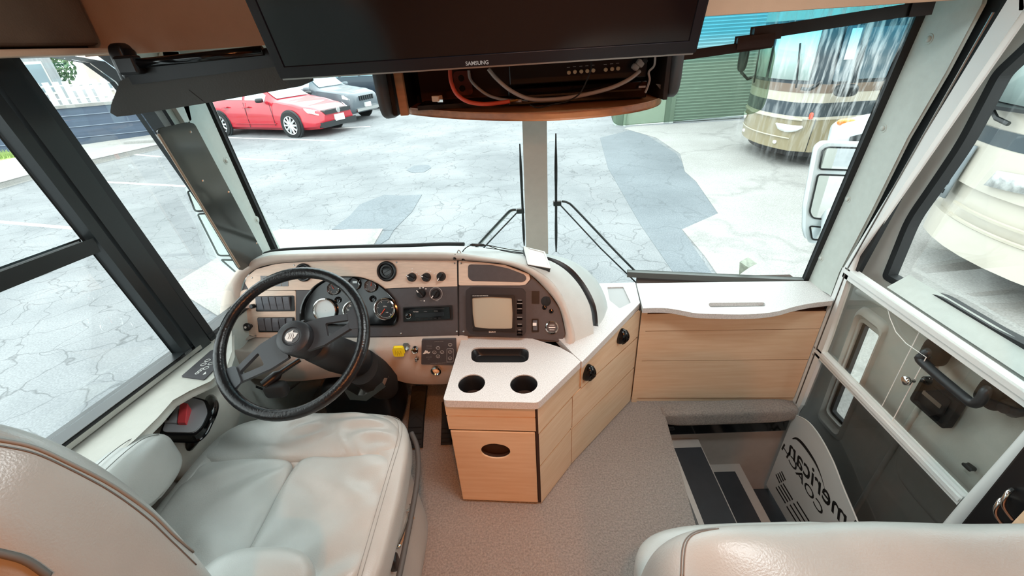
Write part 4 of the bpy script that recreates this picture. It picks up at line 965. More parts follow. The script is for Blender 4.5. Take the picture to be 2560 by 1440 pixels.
# ---------------------------------------------------------------- entry door (outer) with its glass, trim and hardware
XD = 1.30
FD = Frame((XD, 0, 0), (0, -1, 0), (0, 0, 1))
d1_ = struct(thing('door_1', 'grey moulded entry door with a large slanted window and small lower window', 'door', (XD, 1, 0)))
dw = FD.locs([(2207, 694), (2238, 617), (2267, 544), (2317, 473), (2397, 354), (2487, 180), (2600, -60)])
top_z = 1.52
dwin = [dw[0]]+dw[1:-1]+[(-1.215, 1.48), (-.62, 1.48), (-.62, .74), FD.loc(2480, 838), FD.loc(2339, 751), FD.loc(2297, 748)]
dwin = rounded(dwin, [.02, .02, .05, .05, .05, .02, .05, .05, .05, .02, .03, .02], 4)
sw = FD.locs([(2150, 800), (2203, 842), (2105, 1074), (2063, 1028)]); sw = rounded(sw, .028, 5)
dout = [(-1.60, -.62), (-.52, -.62), (-.52, 1.58), (-1.50, 1.58), (-1.55, .70)]
MB().plate(FD, [dout, dwin, sw], -.04, 0).build('door_panel', M['doorpanel'], d1_)
def gring(fr, loop, wid, w0, w1_, m, name, parent, solid=0):
    c = V((sum(p[0] for p in loop)/len(loop), sum(p[1] for p in loop)/len(loop))); n = len(loop); out = []
    for i in range(n):
        a, b, d = V(loop[i-1]), V(loop[i]), V(loop[(i+1) % n]); t = (d-a); nrm = V((t.y, -t.x)).normalized() if t.length else V((0, 0))
        if nrm.dot(b-c) > 0: nrm = -nrm
        out.append(tuple(b+nrm*wid))
    return MB().plate(fr, [loop, out], w0, w1_).build(name, m, parent)
gring(FD, dwin, .022, -.03, .006, M['gasket'], 'window_gasket', d1_)
MB().plate(FD, dwin, -.024, -.020).build('window_pane', M['glass'], d1_)
gring(FD, sw, .014, -.034, -.016, M['gasket'], 'window_gasket', d1_)
MB().plate(FD, sw, -.030, -.026).build('window_pane', M['glass'], d1_)
# raised surround of the small window, pocket mouldings and sill
c2_ = V((sum(p[0] for p in sw)/len(sw), sum(p[1] for p in sw)/len(sw)))
rg = lambda s, w: [FD.at(*(c2_+(V(p)-c2_)*1.0+(V(p)-c2_).normalized()*s), w) for p in sw]
MB().loft([rg(0, -.016), rg(.034, .018), rg(.05, .016), rg(.065, 0)], closed=True).build('window_surround', M['doorpanel'], d1_, smooth=50)
sillp = [on(2292, 756, 'x', 1.297), on(2339, 755, 'x', 1.297), on(2580, 895, 'x', 1.297)]
sl_top = [V((1.297, 1.30, .735)), V((1.297, .55, .735))]
MB().prism([FD.at(-1.27, .735, 0), FD.at(-.55, .735, 0), FD.at(-.55, .70, .045), FD.at(-1.27, .70, .045)], (0, 0, -.05)).build('window_sill', M['trim'], d1_, bevel=.008)
pocket = [(-1.44, .58), (-1.2, .60), (-1.08, .56), (-1.04, .45), (-1.04, .2), (-1.05, -.3)]
MB().tube(smooth_line([FD.at(u, v, .0) for u, v in pocket], 6), .010, 8).build('moulding', M['doorpanel'], d1_, smooth=180)
MB().cushion(FD.at(-.80, .34, -.018), (.05, .46, .56), e=6, n=14).build('raised_panel', M['doorpanel'], d1_, smooth=180)
# grab handle and latch
M['matte'] = mat('matte_black', '#0c0d0e', .6, spec=.2)
gh = thing('door_grab_handle', 'black bent grab handle on the entry door', 'handle', on(2400, 930, 'x', 1.25))
XH = 1.235
h = [on(2343, 882, 'x', 1.27), on(2322, 880, 'x', 1.235), on(2306, 892, 'x', 1.225), on(2306, 905, 'x', 1.222), on(2400, 985, 'x', 1.222), on(2432, 1008, 'x', 1.222), on(2452, 1000, 'x', 1.225), on(2470, 975, 'x', 1.235), on(2490, 985, 'x', 1.27)]
MB().tube(smooth_line(h, 5), .0135, 10).build('bar', mat('handle_black', '#25282a', .45), gh, smooth=180)
for x, y in [(2350, 880), (2497, 985)]:
    c = on(x, y, 'x', 1.27); MB().cushion(c+V((-.012, 0, 0)), (.05, .065, .08), e=4, n=8).build('mount', M['matte'], gh, smooth=180)
lt = thing('door_latch', 'black recessed paddle latch on the entry door under the grab handle', 'latch', on(2345, 1000, 'x', 1.27))
FLt = Frame((1.272, 0, 0), (0, -1, 0), (0, 0, 1))
lo_px = [(2318, 937), (2412, 1008), (2370, 1074), (2283, 998)]
lp = FLt.locs(lo_px); lc = V((sum(p[0] for p in lp)/4, sum(p[1] for p in lp)/4))
lin_ = [tuple(lc+(V(p)-lc)*.82) for p in lp]
MB().plate(FLt, [rounded(lp, .012, 4), rounded(lin_, .008, 3)], -.01, .014).build('housing', M['matte'], lt, bevel=.003)
MB().plate(FLt, rounded(lin_, .008, 3), -.01, .002).build('recess', M['matte'], lt)
MB().plate(FLt, rounded([tuple(lc+(V(p)-lc)*.55+V((0, .006))) for p in lp], .006, 3), -.004, .008).build('paddle', M['matte'], lt, bevel=.003)
MB().plate(FLt, rounded([tuple(lc+V(((p[0]-lc.x)*.5-.01, (p[1]-lc.y)*.12))) for p in lp], .002, 3), .006, .010).build('paddle_rib', M['steel'], lt, bevel=.001)
kb = thing('lock_knob', 'round black lock knob beside the rear stile of the screen door', 'knob', on(2535, 1015, 'x', 1.27))
MB().lathe(sub(FLt, *FLt.loc(2535, 1015)), [(.028, -.008), (.030, .008), (.022, .018), (.018, .030), (.001, .032)], 18).build('knob', M['black'], kb, smooth=50)
dh = thing('door_strike', 'small dark pull loop low on the entry door', 'pull', on(2420, 1168, 'x', 1.27))
MB().plate(FLt, rounded(FLt.locs([(2408, 1160), (2414, 1156), (2436, 1172), (2430, 1180)]), .006, 3), -.008, .006).build('loop', M['blackgloss'], dh, bevel=.002)
# ---------------------------------------------------------------- screen door (inner)
FS = Frame((XR, 0, 0), (0, -1, 0), (0, 0, 1))
sd = thing('screen_door', 'white framed inner screen door with clear acrylic slider panel', 'screen door', (XR, 1.1, -.3))
def sbar(a, b_, wid, name='rail', w0=-.012, w1_=.014, m=None, e0=0, e1=0, bev=.003):
    return bar(FS, a, b_, wid, w0, w1_, m or M['white'], name, sd, bev, e0, e1)
s_out = [FS.loc(2484, -2), FS.loc(2112, 682), FS.loc(2046, 850), FS.loc(1986, 1005), (-1.436, -.05)]
s_in = [FS.loc(2515, 25), FS.loc(2145, 640), FS.loc(2075, 845), FS.loc(2008, 1012), (-1.405, -.05)]
stile = [(-1.24, 1.56)]+s_out[1:]+s_in[::-1][:-1]+[(-1.205, 1.50)]
MB().plate(FS, stile, -.010, .014).build('stile', M['white'], sd, bevel=.003)
groove = [FS.loc(2498, 30), FS.loc(2126, 676), FS.loc(2060, 846), FS.loc(1998, 1008)]
MB().tube([FS.at(u, v, .014) for u, v in groove], .003, 5).build('groove', M['steel'], sd)
MB().plate(FS, [(-1.24, 1.56), (-.68, 1.56), (-.68, 1.50), (-1.21, 1.50)], -.010, .014).build('stile', M['white'], sd, bevel=.003)
sbar((2120, 680), (2600, 1013), .034); sbar((2120, 673), (2600, 1003), .010, w1_=.020)
sbar((2050, 880), (2410, 1250), .030); sbar((2050, 876), (2412, 1247), .008, w1_=.020)
for x, y in [(2045, 868), (2041, 886)]: MB().lathe(sub(FS, *FS.loc(x, y), .014), [(.005, 0), (.003, .002)], 10).build('screw', M['steel'], sd)
# rear stile, a rounded white post
rs = [on(2300, 1380, 'x', 1.205), on(2395, 1255, 'x', 1.205), on(2480, 1160, 'x', 1.205), on(2600, 1020, 'x', 1.205)]
MB().tube(smooth_line([V((1.205, .735, -.6)), V((1.205, .722, .0)), V((1.205, .716, .3)), V((1.205, .700, .75)), V((1.205, .69, 1.55))], 5), .024, 12).build('rear_stile', M['white'], sd, smooth=180)
z0, z1 = .315, .665
MB().plate(FS, [(-1.415, z0), (-.74, z0), (-.74, z1), (-1.415, z1)], -.004, -.001).build('acrylic_panel', M['acrylic'], sd)
slid = [FS.loc(2221, 765), FS.loc(2228, 795), FS.loc(2243, 830), FS.loc(2268, 858), FS.loc(2319, 893), FS.loc(2234, 1052), (-.76, .32), (-.76, .66)]
slid2 = [FS.loc(2221, 765), FS.loc(2228, 795), FS.loc(2243, 830), FS.loc(2268, 858), FS.loc(2319, 893), FS.loc(2234, 1052)]
M['edge'] = mat('acrylic_edge', '#eef2ee', .25)
MB().tube([FS.at(u, v, .004) for u, v in slid2], .0016, 5).build('slider_edge', M['edge'], sd)
MB().tube([FS.at(*FS.loc(2302, 826), .002), FS.at(*FS.loc(2206, 1016), .002)], .0013, 5).build('slider_edge', M['edge'], sd)
MB().tube([FS.at(*FS.loc(2090, 770), .002), FS.at(*FS.loc(2050, 860), .002)], .001, 5).build('slider_edge', M['edge'], sd)
f = sub(FS, *FS.loc(2288, 951), .004)
MB().lathe(f, [(.007, 0), (.006, .012), (.008, .016), (.015, .020), (.016, .027), (.012, .032), (.001, .034)], 24).build('slider_knob', M['chrome'], sd, smooth=50)
MB().plate(FS, [(-1.40, -.56), (-.74, -.56), (-.74, .29), (-1.40, .29)], -.006, -.005).build('shading_mesh', M['mesh'], sd)  # see-through grey sheet put in to darken the shaded lower door
# white cut out scroll guard with mirrored lettering (it faces outward)
gd = thing('scroll_guard', 'white guard panel with mirrored cut out lettering on the lower screen door', 'guard panel', (1.19, 1.15, -.3))
FG = Frame((1.192, 0, 0), (0, -1, 0), (0, 0, 1))
gp = FG.locs([(1985, 1036), (2012, 1048), (2035, 1070), (2060, 1108), (2085, 1158), (2105, 1210), (2130, 1270), (2150, 1318), (2175, 1372)])
gp = [tuple(p.xy) for p in smooth_line([V((*q, 0)) for q in gp], 4)]
bot = FG.locs([(1916, 1212)])[0]
poly = gp+[(gp[-1][0]+.02, bot[1]), bot]
MB().plate(FG, poly, -.003, 0).build('panel', M['white'], gd, bevel=.001)
MB().tube([FG.at(u, v, 0) for u, v in gp], .0025, 5).build('edge', M['edge'], gd)
# lettering of the guard panel
def gl(x, y): return FG.loc(x, y)
n0, a0 = gl(1997, 1148), gl(2128, 1318)
dv = V(a0)-V(n0); ang = math.atan2(dv.y, dv.x)
wtext = dv.length
mid_ = (V(n0)+V(a0))/2
TF = sub(FG, mid_.x, mid_.y, 0, ang)
M['inkblack'] = mat('cutout_black', '#161616', .6)
o = text('lettering', 'American', TF, 0, .0, .120, M['inkblack'], gd, w=.0006, mirror=True, bold=.0014, shear=.25)
bx = [v.co for v in o.data.vertices]
ms = V(gl(1971, 1140)); me_ = V(gl(2037, 1252)); dm = me_-ms; TF2 = sub(FG, *((ms+me_)/2), 0, math.atan2(dm.y, dm.x))
text('lettering', 'COACH', TF2, 0, 0, .062, M['inkblack'], gd, w=.0006, mirror=True, bold=.0006, sx=1.45)
arc = [gl(1980, 1097), gl(1990, 1093), gl(2004, 1102), gl(2022, 1125), (gl(2040, 1155)), gl(2052, 1185), gl(2060, 1213), gl(2064, 1232)]
arc2 = [gl(1983, 1098), gl(1991, 1099), gl(2003, 1110), gl(2020, 1132), gl(2038, 1160), gl(2051, 1188), gl(2059.5, 1214), gl(2064, 1232)]
b = MB(); b.plate(FG, [tuple(p.xy) for p in smooth_line([V((*q, 0)) for q in arc], 4)]+[tuple(p.xy) for p in smooth_line([V((*q, 0)) for q in arc2], 4)][::-1], .0003, .0008); b.build('swoosh', M['inkblack'], gd)
for k in range(4):
    o1, o2 = k*5.2, k*-1.2
    for (a, c) in [((1940+k*4.6, 1186-k*2.5), (1950+k*4.6, 1208-k*2.5)), ((1940+k*6, 1218-k*3), (1964+k*6, 1258-k*3)), ((1967+k*8.5, 1266-k*4), (1998+k*8.5, 1316-k*4)), ((2000+k*8.5, 1320-k*4), (2030+k*8.5, 1370-k*4))]:
        p, q = V(gl(*a)), V(gl(*c)); d = (q-p).normalized(); s_ = V((-d.y, d.x))*.0045
        MB().plate(FG, [tuple(p-s_), tuple(q-s_), tuple(q+s_), tuple(p+s_)], .0003, .0008).build('vent_slot', M['inkblack'], gd)
# black wall piece with hooks behind the door post, wooden ledge by the passenger seat
pn = thing('door_side_panel', 'black panel with two chrome hooks behind the white door post', 'panel', (1.16, .55, .3))
MB().box((1.17, .50, .50), (.05, .36, 1.5)).build('board', M['black'], pn, bevel=.006)
for x, y in [(2535, 1262), (2515, 1282)]:
    c = on(x, y, 'x', 1.14)
    MB().tube(smooth_line([c+V((0, .02, .03)), c+V((-.02, .01, .03)), c+V((-.025, 0, 0)), c+V((-.005, -.02, -.03))], 5), .005, 8).build('hook', M['chrome'], pn, smooth=180)
wl2 = thing('wood_ledge', 'pale maple ledge edge behind the passenger seat at the frame edge', 'ledge', on(2550, 1325, 'x', 1.0))
b = MB(); q = [on(x, y, 'x', 1.02) for x, y in [(2516, 1332), (2575, 1270), (2640, 1330), (2580, 1400)]]; b.prism(q, (.12, 0, 0)); b.build('board', M['wood'], wl2, bevel=.004)
# ---------------------------------------------------------------- television
TD = V((0, .309, -.951))
TVF = Frame(on(1217, 164, 'y', 1.04), (1, .0, 0), -TD)
tv = thing('television', 'large flat black television hung from the overhead front, tilted down', 'television', TVF.at(0, .2, -.03))
bl, brr = TVF.loc(702, 193), TVF.loc(1735, 136)
by = (bl[1]+brr[1])/2
tl_, tr_ = TVF.loc(612, 0), TVF.loc(1765, 0)
tvo = [(bl[0], by), (brr[0], by), (brr[0], by+.56), (bl[0], by+.56)]
M['tvbez'] = mat('tv_bezel', '#141216', .25)
M['tvscreen'] = mat('tv_screen', '#07080b', .12, spec=.6)
MB().plate(TVF, rounded(tvo, .006), -.045, -.002).build('housing', M['black'], tv, bevel=.004)
inn = [(bl[0]+.018, by+.024), (brr[0]-.018, by+.024), (brr[0]-.018, by+.54), (bl[0]+.018, by+.54)]
MB().plate(TVF, [rounded(tvo, .006), inn], -.002, .004).build('bezel', M['tvbez'], tv, bevel=.001)
MB().plate(TVF, inn, -.002, .0005).build('screen', M['tvscreen'], tv)
MB().plate(TVF, [(bl[0]+.004, by-.002), (brr[0]-.004, by-.002), (brr[0]-.004, by+.0012), (bl[0]+.004, by+.0012)], -.040, .004).build('bottom_trim', M['steel'], tv)
text('maker_mark', 'SAMSUNG', TVF, *TVF.loc(1193, 156), .0115, M['dimink'], tv, w=.0042, bold=.0002, sx=.95)
for x in (1145, 1491, 1515): MB().box(TVF.at(TVF.loc(x, 160)[0], by-.001, .002), (.003, .003, .003)).build('sensor', M['led'], tv)
# ---------------------------------------------------------------- open overhead shelf box
ob = thing('overhead_shelf', 'bow fronted wooden shelf box hanging below the television over the windshield', 'shelf', (.03, 1.35, 1.34))
ZS = 1.345
fr_px = [(1000, 238), (1004, 256), (1016, 266), (1060, 272), (1130, 277), (1200, 280), (1300, 281), (1400, 279), (1500, 271), (1580, 261), (1630, 250), (1650, 240), (1652, 228)]
fr3 = [on(x, y, 'z', ZS) for x, y in fr_px]; fp = [tuple(p.xy) for p in smooth_line(fr3, 3)]
fp = [(-.335, 1.50)]+fp+[(.40, 1.50)]
FSh = Frame((0, 0, ZS), (1, 0, 0), (0, 1, 0))
MB().plate(FSh, fp[::-1], -.020, 0).build('shelf_board', M['shelfwood'], ob, bevel=.004)
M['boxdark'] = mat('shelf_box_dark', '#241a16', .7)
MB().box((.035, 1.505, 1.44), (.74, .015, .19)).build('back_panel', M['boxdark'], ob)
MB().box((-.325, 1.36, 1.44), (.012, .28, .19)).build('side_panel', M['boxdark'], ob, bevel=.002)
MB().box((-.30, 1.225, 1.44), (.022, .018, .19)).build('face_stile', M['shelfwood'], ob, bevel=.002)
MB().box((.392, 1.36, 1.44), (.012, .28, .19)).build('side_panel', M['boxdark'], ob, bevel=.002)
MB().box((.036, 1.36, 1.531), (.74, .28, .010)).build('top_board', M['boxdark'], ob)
MB().cushion((-.345, 1.33, 1.435), (.03, .30, .20), e=5, n=8).build('outer_cheek', mat('cheek_grey', '#4a4d4f', .6), ob, smooth=180)
MB().cushion((.412, 1.33, 1.44), (.03, .26, .19), e=5, n=8).build('outer_cheek', mat('cheek_grey', '#4a4d4f', .6), ob, smooth=180)
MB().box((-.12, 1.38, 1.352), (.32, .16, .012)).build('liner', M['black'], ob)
# AV gear on the shelf
FAV = Frame((0, 1.245, 1.40), (1, 0, 0), (0, 0, 1))
av = thing('video_switcher', 'black video selector box with a row of pale round buttons', 'switch box', (.18, 1.3, 1.40))
ul, vl = FAV.loc(1410, 200); ur, vr = FAV.loc(1575, 165)
MB().box((.165, 1.33, 1.425), (.36, .165, .05)).build('housing', M['black'], av, bevel=.003)
FAs = Frame((0, 1.2465, 1.40), (1, 0, 0), (0, 0, 1))
for k, (x, y) in enumerate([(1422, 181.5), (1437, 179.5), (1453, 178.5), (1468, 177.5), (1483, 176), (1514, 174), (1530, 172.5), (1545, 171)]):
    f = sub(FAs, *FAs.loc(x, y)); MB().lathe(f, [(.0050, -.002), (.0050, .004), (.004, .006), (.001, .006)], 16).build('round_button', mat('button_cream', '#e9c9a0', .4), av, smooth=40)
    MB().plate(FAs, rect(*FAs.loc(x-1, y-13), .008, .0012), 0, .0005).build('legend', M['dimink'], av)
bp2 = thing('disc_player', 'slim black disc player lying under the video selector', 'player', (.18, 1.3, 1.36))
MB().box((.165, 1.335, 1.371), (.37, .175, .042)).build('housing', M['blackgloss'], bp2, bevel=.003)
MB().box((.165, 1.2465, 1.371), (.34, .003, .004)).build('tray_line', M['black'], bp2)
MB().plate(FAs, rect(*FAs.loc(1605, 217), .018, .005), .0012, .002).build('marking', M['dimink'], bp2)
def cable(name, label, pts, r, m, plug=None, n=6):
    t = thing(name, label, 'cable', pts[0]); MB().tube(smooth_line(pts, n), r, 8).build('cord', m, t, smooth=180)
    if plug:
        a, b_ = V(pts[-1]), V(pts[-2]); d = (a-b_).normalized(); MB().tube([a, a+d*plug[0]], plug[1], 8).build('plug', plug[2], t, smooth=40)
    return t
ys = lambda x, y, Y: on(x, y, 'y', Y)
M['cabgrey'] = mat('cable_grey', '#a39a92', .5); M['cabred'] = mat('cable_red', '#d8573f', .5)
cable('red_cable', 'coral red video cable looping onto the wooden shelf', [ys(1125, 175, 1.22), ys(1128, 205, 1.21), ys(1142, 235, 1.20), ys(1170, 254, 1.19), ys(1210, 260, 1.19), ys(1250, 257, 1.20), ys(1275, 253, 1.20)], .0052, M['cabred'], (.02, .003, mat('brass', '#d8b070', .3, 1)))
cable('grey_cable', 'long grey cable sagging across the front of the black boxes', [ys(1221, 172, 1.20), ys(1240, 195, 1.20), ys(1275, 225, 1.19), ys(1320, 246, 1.18), ys(1370, 249, 1.18), ys(1440, 241, 1.18), ys(1520, 222, 1.19), ys(1570, 200, 1.20), ys(1599, 178, 1.22)], .0050, M['cabgrey'])
cable('thin_black_cable', 'thin black wire hanging in front of the selector buttons', [ys(1478, 152, 1.17), ys(1477, 175, 1.17), ys(1465, 205, 1.17), ys(1448, 235, 1.17), ys(1420, 252, 1.165), ys(1380, 262, 1.155), ys(1345, 269, 1.15), ys(1325, 262, 1.16)], .0018, M['rubber'])
cable('grey_lead', 'shorter grey lead curving behind the red cable', [ys(1172, 175, 1.27), ys(1176, 198, 1.27), ys(1195, 220, 1.26), ys(1225, 240, 1.25), ys(1265, 250, 1.22), ys(1305, 252, 1.20)], .004, M['cabgrey'], (.018, .003, M['steel']))
cable('antenna_lead', 'pale coaxial lead with plug at the right end of the shelf box', [ys(1638, 142, 1.22), ys(1635, 165, 1.22), ys(1622, 180, 1.22), ys(1624, 200, 1.22), ys(1616, 225, 1.20), ys(1613, 231, 1.20)], .0028, M['cabgrey'])
pg = thing('plug_cluster', 'tangled grey plug connectors at the right of the black boxes', 'plugs', ys(1595, 160, 1.22))
for (x, y, s) in [(1588, 168, .018), (1600, 158, .02), (1610, 152, .016)]:
    MB().cushion(ys(x, y, 1.225), (s, .02, s*.8), e=4, n=6, rot=Matrix.Rotation(.6, 3, 'Y')).build('plug', M['cabgrey'] if s > .017 else M['rubber'], pg, smooth=60)
ad = thing('cable_adapter', 'small beige plug adapter lying on the left of the shelf', 'adapter', ys(1095, 245, 1.2))
MB().box(ys(1093, 246, 1.205), (.022, .02, .014), Matrix.Rotation(-.4, 3, 'Z')).build('body', mat('adapter_beige', '#cfa886', .5), ad, bevel=.002)
MB().box(ys(1102, 252, 1.195), (.016, .006, .006), Matrix.Rotation(-.4, 3, 'Z')).build('prong', M['steel'], ad)
oc = thing('wall_outlet', 'dull red double socket at the back of the shelf box', 'socket', (-.1, 1.49, 1.42))
FOu = Frame((0, 1.42, 1.40), (1, 0, 0), (0, 0, 1)); c = FOu.loc(1158, 208)
MB().plate(FOu, rounded(rect(*c, .05, .062), .01), -.01, .004).build('plate', mat('outlet_red', '#a4574f', .5), oc, bevel=.002)
for dv_ in (-.014, .014): MB().lathe(sub(FOu, c[0]-.004, c[1]+dv_, .004), [(.009, 0), (.008, .001), (.001, .0012)], 14).build('socket_face', M['black'], oc)
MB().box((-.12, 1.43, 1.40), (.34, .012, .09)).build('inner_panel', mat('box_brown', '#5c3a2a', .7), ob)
fl = thing('fabric_tab', 'small grey fabric flap hanging from the right end of the shelf box', 'tab', ys(1662, 225, 1.25))
b = MB(); b.prism([ys(x, y, 1.25) for x, y in [(1640, 210), (1655, 212), (1679, 220), (1672, 236), (1655, 228)]], (0, .006, 0)); b.build('flap', mat('tab_grey', '#5c5650', .9), fl)
# ---------------------------------------------------------------- sun visors
VY = 1.45
FV = Frame((0, VY, 1.4), (1, 0, 0), (0, 0, 1))
v1 = thing('sun_visor', 'wide dark charcoal sun visor hanging over the driver side glass', 'sun visor', FV.px(520, 210))
M['visor'] = mat('visor_charcoal', '#3a3d39', .55, bump=.08, bscale=200)
FVl = Frame(on(520, 200, 'y', 1.16), (1, -.02, 0), (0, -.10, 1))
vp = [FVl.loc(*p) for p in [(314, 205), (330, 196), (520, 168), (700, 143), (772, 188), (774, 200), (755, 208), (540, 247), (330, 281), (300, 284), (290, 278), (292, 262)]]
MB().plate(FVl, vp, -.012, .012).build('board', M['visor'], v1, bevel=.008, seg=3, smooth=40)
vb = [FVl.loc(*p) for p in [(322, 165), (345, 150), (690, 112), (700, 145), (520, 170), (345, 196), (320, 200)]]
bar(FVl, (335, 187), (700, 140), .030, -.016, .016, M['black'], 'hinge_clamp', v1, .004)
MB().tube([FVl.px(480, 222, .0126), FVl.px(515, 250, .0126)], .0006, 4).build('crease', M['black'], v1)
va = thing('visor_arm', 'black visor support arm above the charcoal visor', 'arm', FVl.px(500, 145, .02))
MB().tube([FVl.px(338, 157, .03), FVl.px(672, 122, .03)], .0105, 10).build('bar', M['blackgloss'], va, smooth=180)
MB().box(FVl.px(348, 158, .03), (.05, .03, .04)).build('pivot', M['black'], va, bevel=.006)
br_ = MB().tube(smooth_line([on(322, 130, 'y', 1.20), on(330, 150, 'y', 1.19), on(336, 170, 'y', 1.18), on(322, 195, 'y', 1.18)], 5), .014, 10); br_.build('bracket', M['black'], va, smooth=180)
b = MB(); b.cushion(on(322, 170, 'y', 1.20), (.04, .05, .11), e=4, n=8); b.build('mount', M['black'], va, smooth=180)
v2 = thing('tinted_visor', 'translucent green sun visor hanging over the passenger side glass', 'sun visor', FV.px(1750, 210))
FV2 = Frame(on(1740, 210, 'y', 1.38), (1, -.10, 0), (0, -.05, 1))
M['tint'] = glass_mat('green_visor_acrylic', (.60, .67, .59), .3, diff=.05, dcol=(.3, .36, .3))
tvp = [FV2.loc(*p) for p in [(1528, 286), (1533, 306), (1548, 313), (1700, 301), (1880, 284), (1905, 272), (1916, 245), (1937, 135), (1932, 114), (1915, 106), (1740, 133), (1640, 150), (1560, 162)]]
MB().plate(FV2, rounded(tvp, .010, 3), -.003, .003).build('sheet', M['tint'], v2, bevel=.001)
bar(FV2, (1700, 140), (1925, 108), .016, -.010, .010, M['black'], 'rail', v2, .003)
bar(FV2, (1842, 108), (1928, 98), .026, -.012, .014, mat('clamp_brown', '#231a1a', .4), 'clamp', v2, .003)
va2 = thing('visor_arm', 'black jointed visor arm reaching to the right windshield pillar', 'arm', FV2.px(2100, 55))
FV3 = Frame(on(1900, 82, 'y', 1.37), (1, -.02, 0), (0, 0, 1))
bar(FV3, (1882, 86), (1946, 78), .030, -.012, .014, mat('clamp_brown', '#231a1a', .4), 'clamp', va2, .003)
bar(FV3, (1935, 78), (2290, 22), .022, -.008, .008, M['black'], 'bar', va2, .004)
bar(FV3, (2270, 24), (2322, 18), .030, -.014, .014, mat('clamp_brown', '#231a1a', .4), 'end_clamp', va2, .003)
bar(FV3, (2312, 30), (2308, -20), .02, -.010, .010, M['black'], 'pivot', va2, .003)
MB().lathe(sub(FV3, *FV3.loc(1910, 92), .0), [(.010, -.01), (.010, .012), (.001, .012)], 12).build('joint', M['black'], va2)
# smoked side visor by the driver pillar
ss = thing('side_visor', 'long glossy smoked panel leaning along the driver side pillar', 'sun visor', (-1.07, 1.45, 1))
FSs = Frame(on(520, 500, 'x', -1.06), (.26, .966, 0), (0, -.12, 1))
sp3 = [FSs.loc(*p) for p in [(391, 328), (398, 322), (470, 306), (484, 310), (655, 632), (648, 645), (602, 676), (594, 668)]]
MB().plate(FSs, rounded(sp3, .008, 3), -.004, .004).build('sheet', mat('smoked_acrylic', '#3c403e', .08, spec=.9), ss, bevel=.001)
ed = [FSs.loc(393, 335), FSs.loc(596, 668)]
MB().tube([FSs.at(u, v, .004) for u, v in ed], .004, 6).build('edge', mat('edge_bronze', '#9a8672', .3), ss)
for p in [(475, 330), (505, 452), (570, 480), (640, 608)]: MB().lathe(sub(FSs, *FSs.loc(*p), .004), [(.004, 0), (.002, .002)], 8).build('rivet', M['steel'], ss)
# ---------------------------------------------------------------- things on the dash
gp_ = thing('navigation_unit', 'small slim navigation unit with white glare screen lying on the dash edge', 'navigation unit', (.0, 1.4, .84))
c4 = [on(x, y, 'y', Y) for x, y, Y in [(1309, 617, 1.46), (1362, 630, 1.445), (1375, 677, 1.355), (1318, 660, 1.37)]]
GX = (c4[1]-c4[0]).normalized(); GY = (c4[0]-c4[3]).normalized(); GF = Frame((c4[0]+c4[2])/2, GX, GY)
gl_ = [GF.loc(*p) for p in [(1308, 617), (1362, 630), (1377, 672), (1319, 662)]]
MB().plate(GF, rounded(gl_, .004), -.016, 0).build('body', mat('gps_case', '#2a2c2d', .35), gp_, bevel=.003)
gin = [GF.loc(*p) for p in [(1321, 622), (1359, 632), (1371, 668), (1327, 655)]]
MB().plate(GF, [rounded(gl_, .004), rounded(gin, .002)], 0, .003).build('bezel', M['white'], gp_, bevel=.001)
MB().plate(GF, rounded(gin, .002), 0, .001).build('screen', mat('gps_screen', '#e9eeee', .08), gp_)
cable('dash_wire', 'black wires running along the dash top to the navigation unit', [on(1150, 640, 'y', 1.42), on(1162, 622, 'y', 1.44), on(1180, 613, 'y', 1.46), on(1215, 613, 'y', 1.47), on(1250, 625, 'y', 1.47), on(1285, 632, 'y', 1.46), on(1310, 634, 'y', 1.45)], .0018, M['rubber'])
cable('dash_wire', 'second thin black wire beside the other on the dash top', [on(1215, 612, 'y', 1.49), on(1260, 621, 'y', 1.49), on(1290, 626, 'y', 1.48), on(1312, 628, 'y', 1.46)], .0016, M['rubber'])
fz_ = thing('inline_fuse', 'black inline fuse holder on the dash top wire', 'fuse holder', on(1195, 612, 'y', 1.46))
MB().tube([on(1174, 612.5, 'y', 1.46), on(1180, 612, 'y', 1.46), on(1208, 613, 'y', 1.47), on(1214, 613.5, 'y', 1.47)], [.002, .006, .006, .002], 8).build('body', M['black'], fz_, smooth=60)
cp = thing('wire_clips', 'pair of small black cable clips on the dash edge above the panel seam', 'clips', on(1148, 640, 'y', 1.41))
for (x, y, r) in [(1139, 642, .4), (1156, 644, -.5)]:
    MB().tube([on(x, y-5, 'y', 1.405), on(x+(3 if r < 0 else -3), y+7, 'y', 1.39)], .0065, 8).build('clip', M['blackgloss'], cp, smooth=40)
MB().tube(smooth_line([on(1141, 637, 'y', 1.41), on(1147, 625, 'y', 1.42), on(1155, 638, 'y', 1.41)], 5), .002, 6).build('wire', M['steel'], cp)
# ---------------------------------------------------------------- wipers outside the glass
def wiper(fr, top, bot_, joint, arm_, arm2, name, label):
    t = thing(name, label, 'wiper', fr.px(*joint, -.03)); W0 = -.022
    a, b_ = fr.px(*top, W0), fr.px(*bot_, W0)
    pts = [a.lerp(b_, k/12) for k in range(13)]; MB().tube(pts, [.003, .004, .006, .007, .007, .006, .006, .006, .006, .007, .007, .006, .003], 6).build('blade', M['rubber'], t, smooth=60)
    j = fr.px(*joint, W0-.01)
    MB().box(j, (.035, .02, .022)).build('joint', M['black'], t, bevel=.003)
    A = [fr.px(*p, W0-.014) for p in arm_]; MB().tube(smooth_line(A, 5), .0052, 8).build('arm', M['charframe'], t, smooth=180)
    A = [fr.px(*p, W0-.014) for p in arm2]; MB().tube(A, .0035, 6).build('link_rod', M['charframe'], t, smooth=180)
    h = [fr.px(p[0]+3, p[1]+2, W0-.012) for p in arm_]; MB().tube(smooth_line(h, 5), .002, 6).build('washer_hose', M['steel'], t, smooth=180)
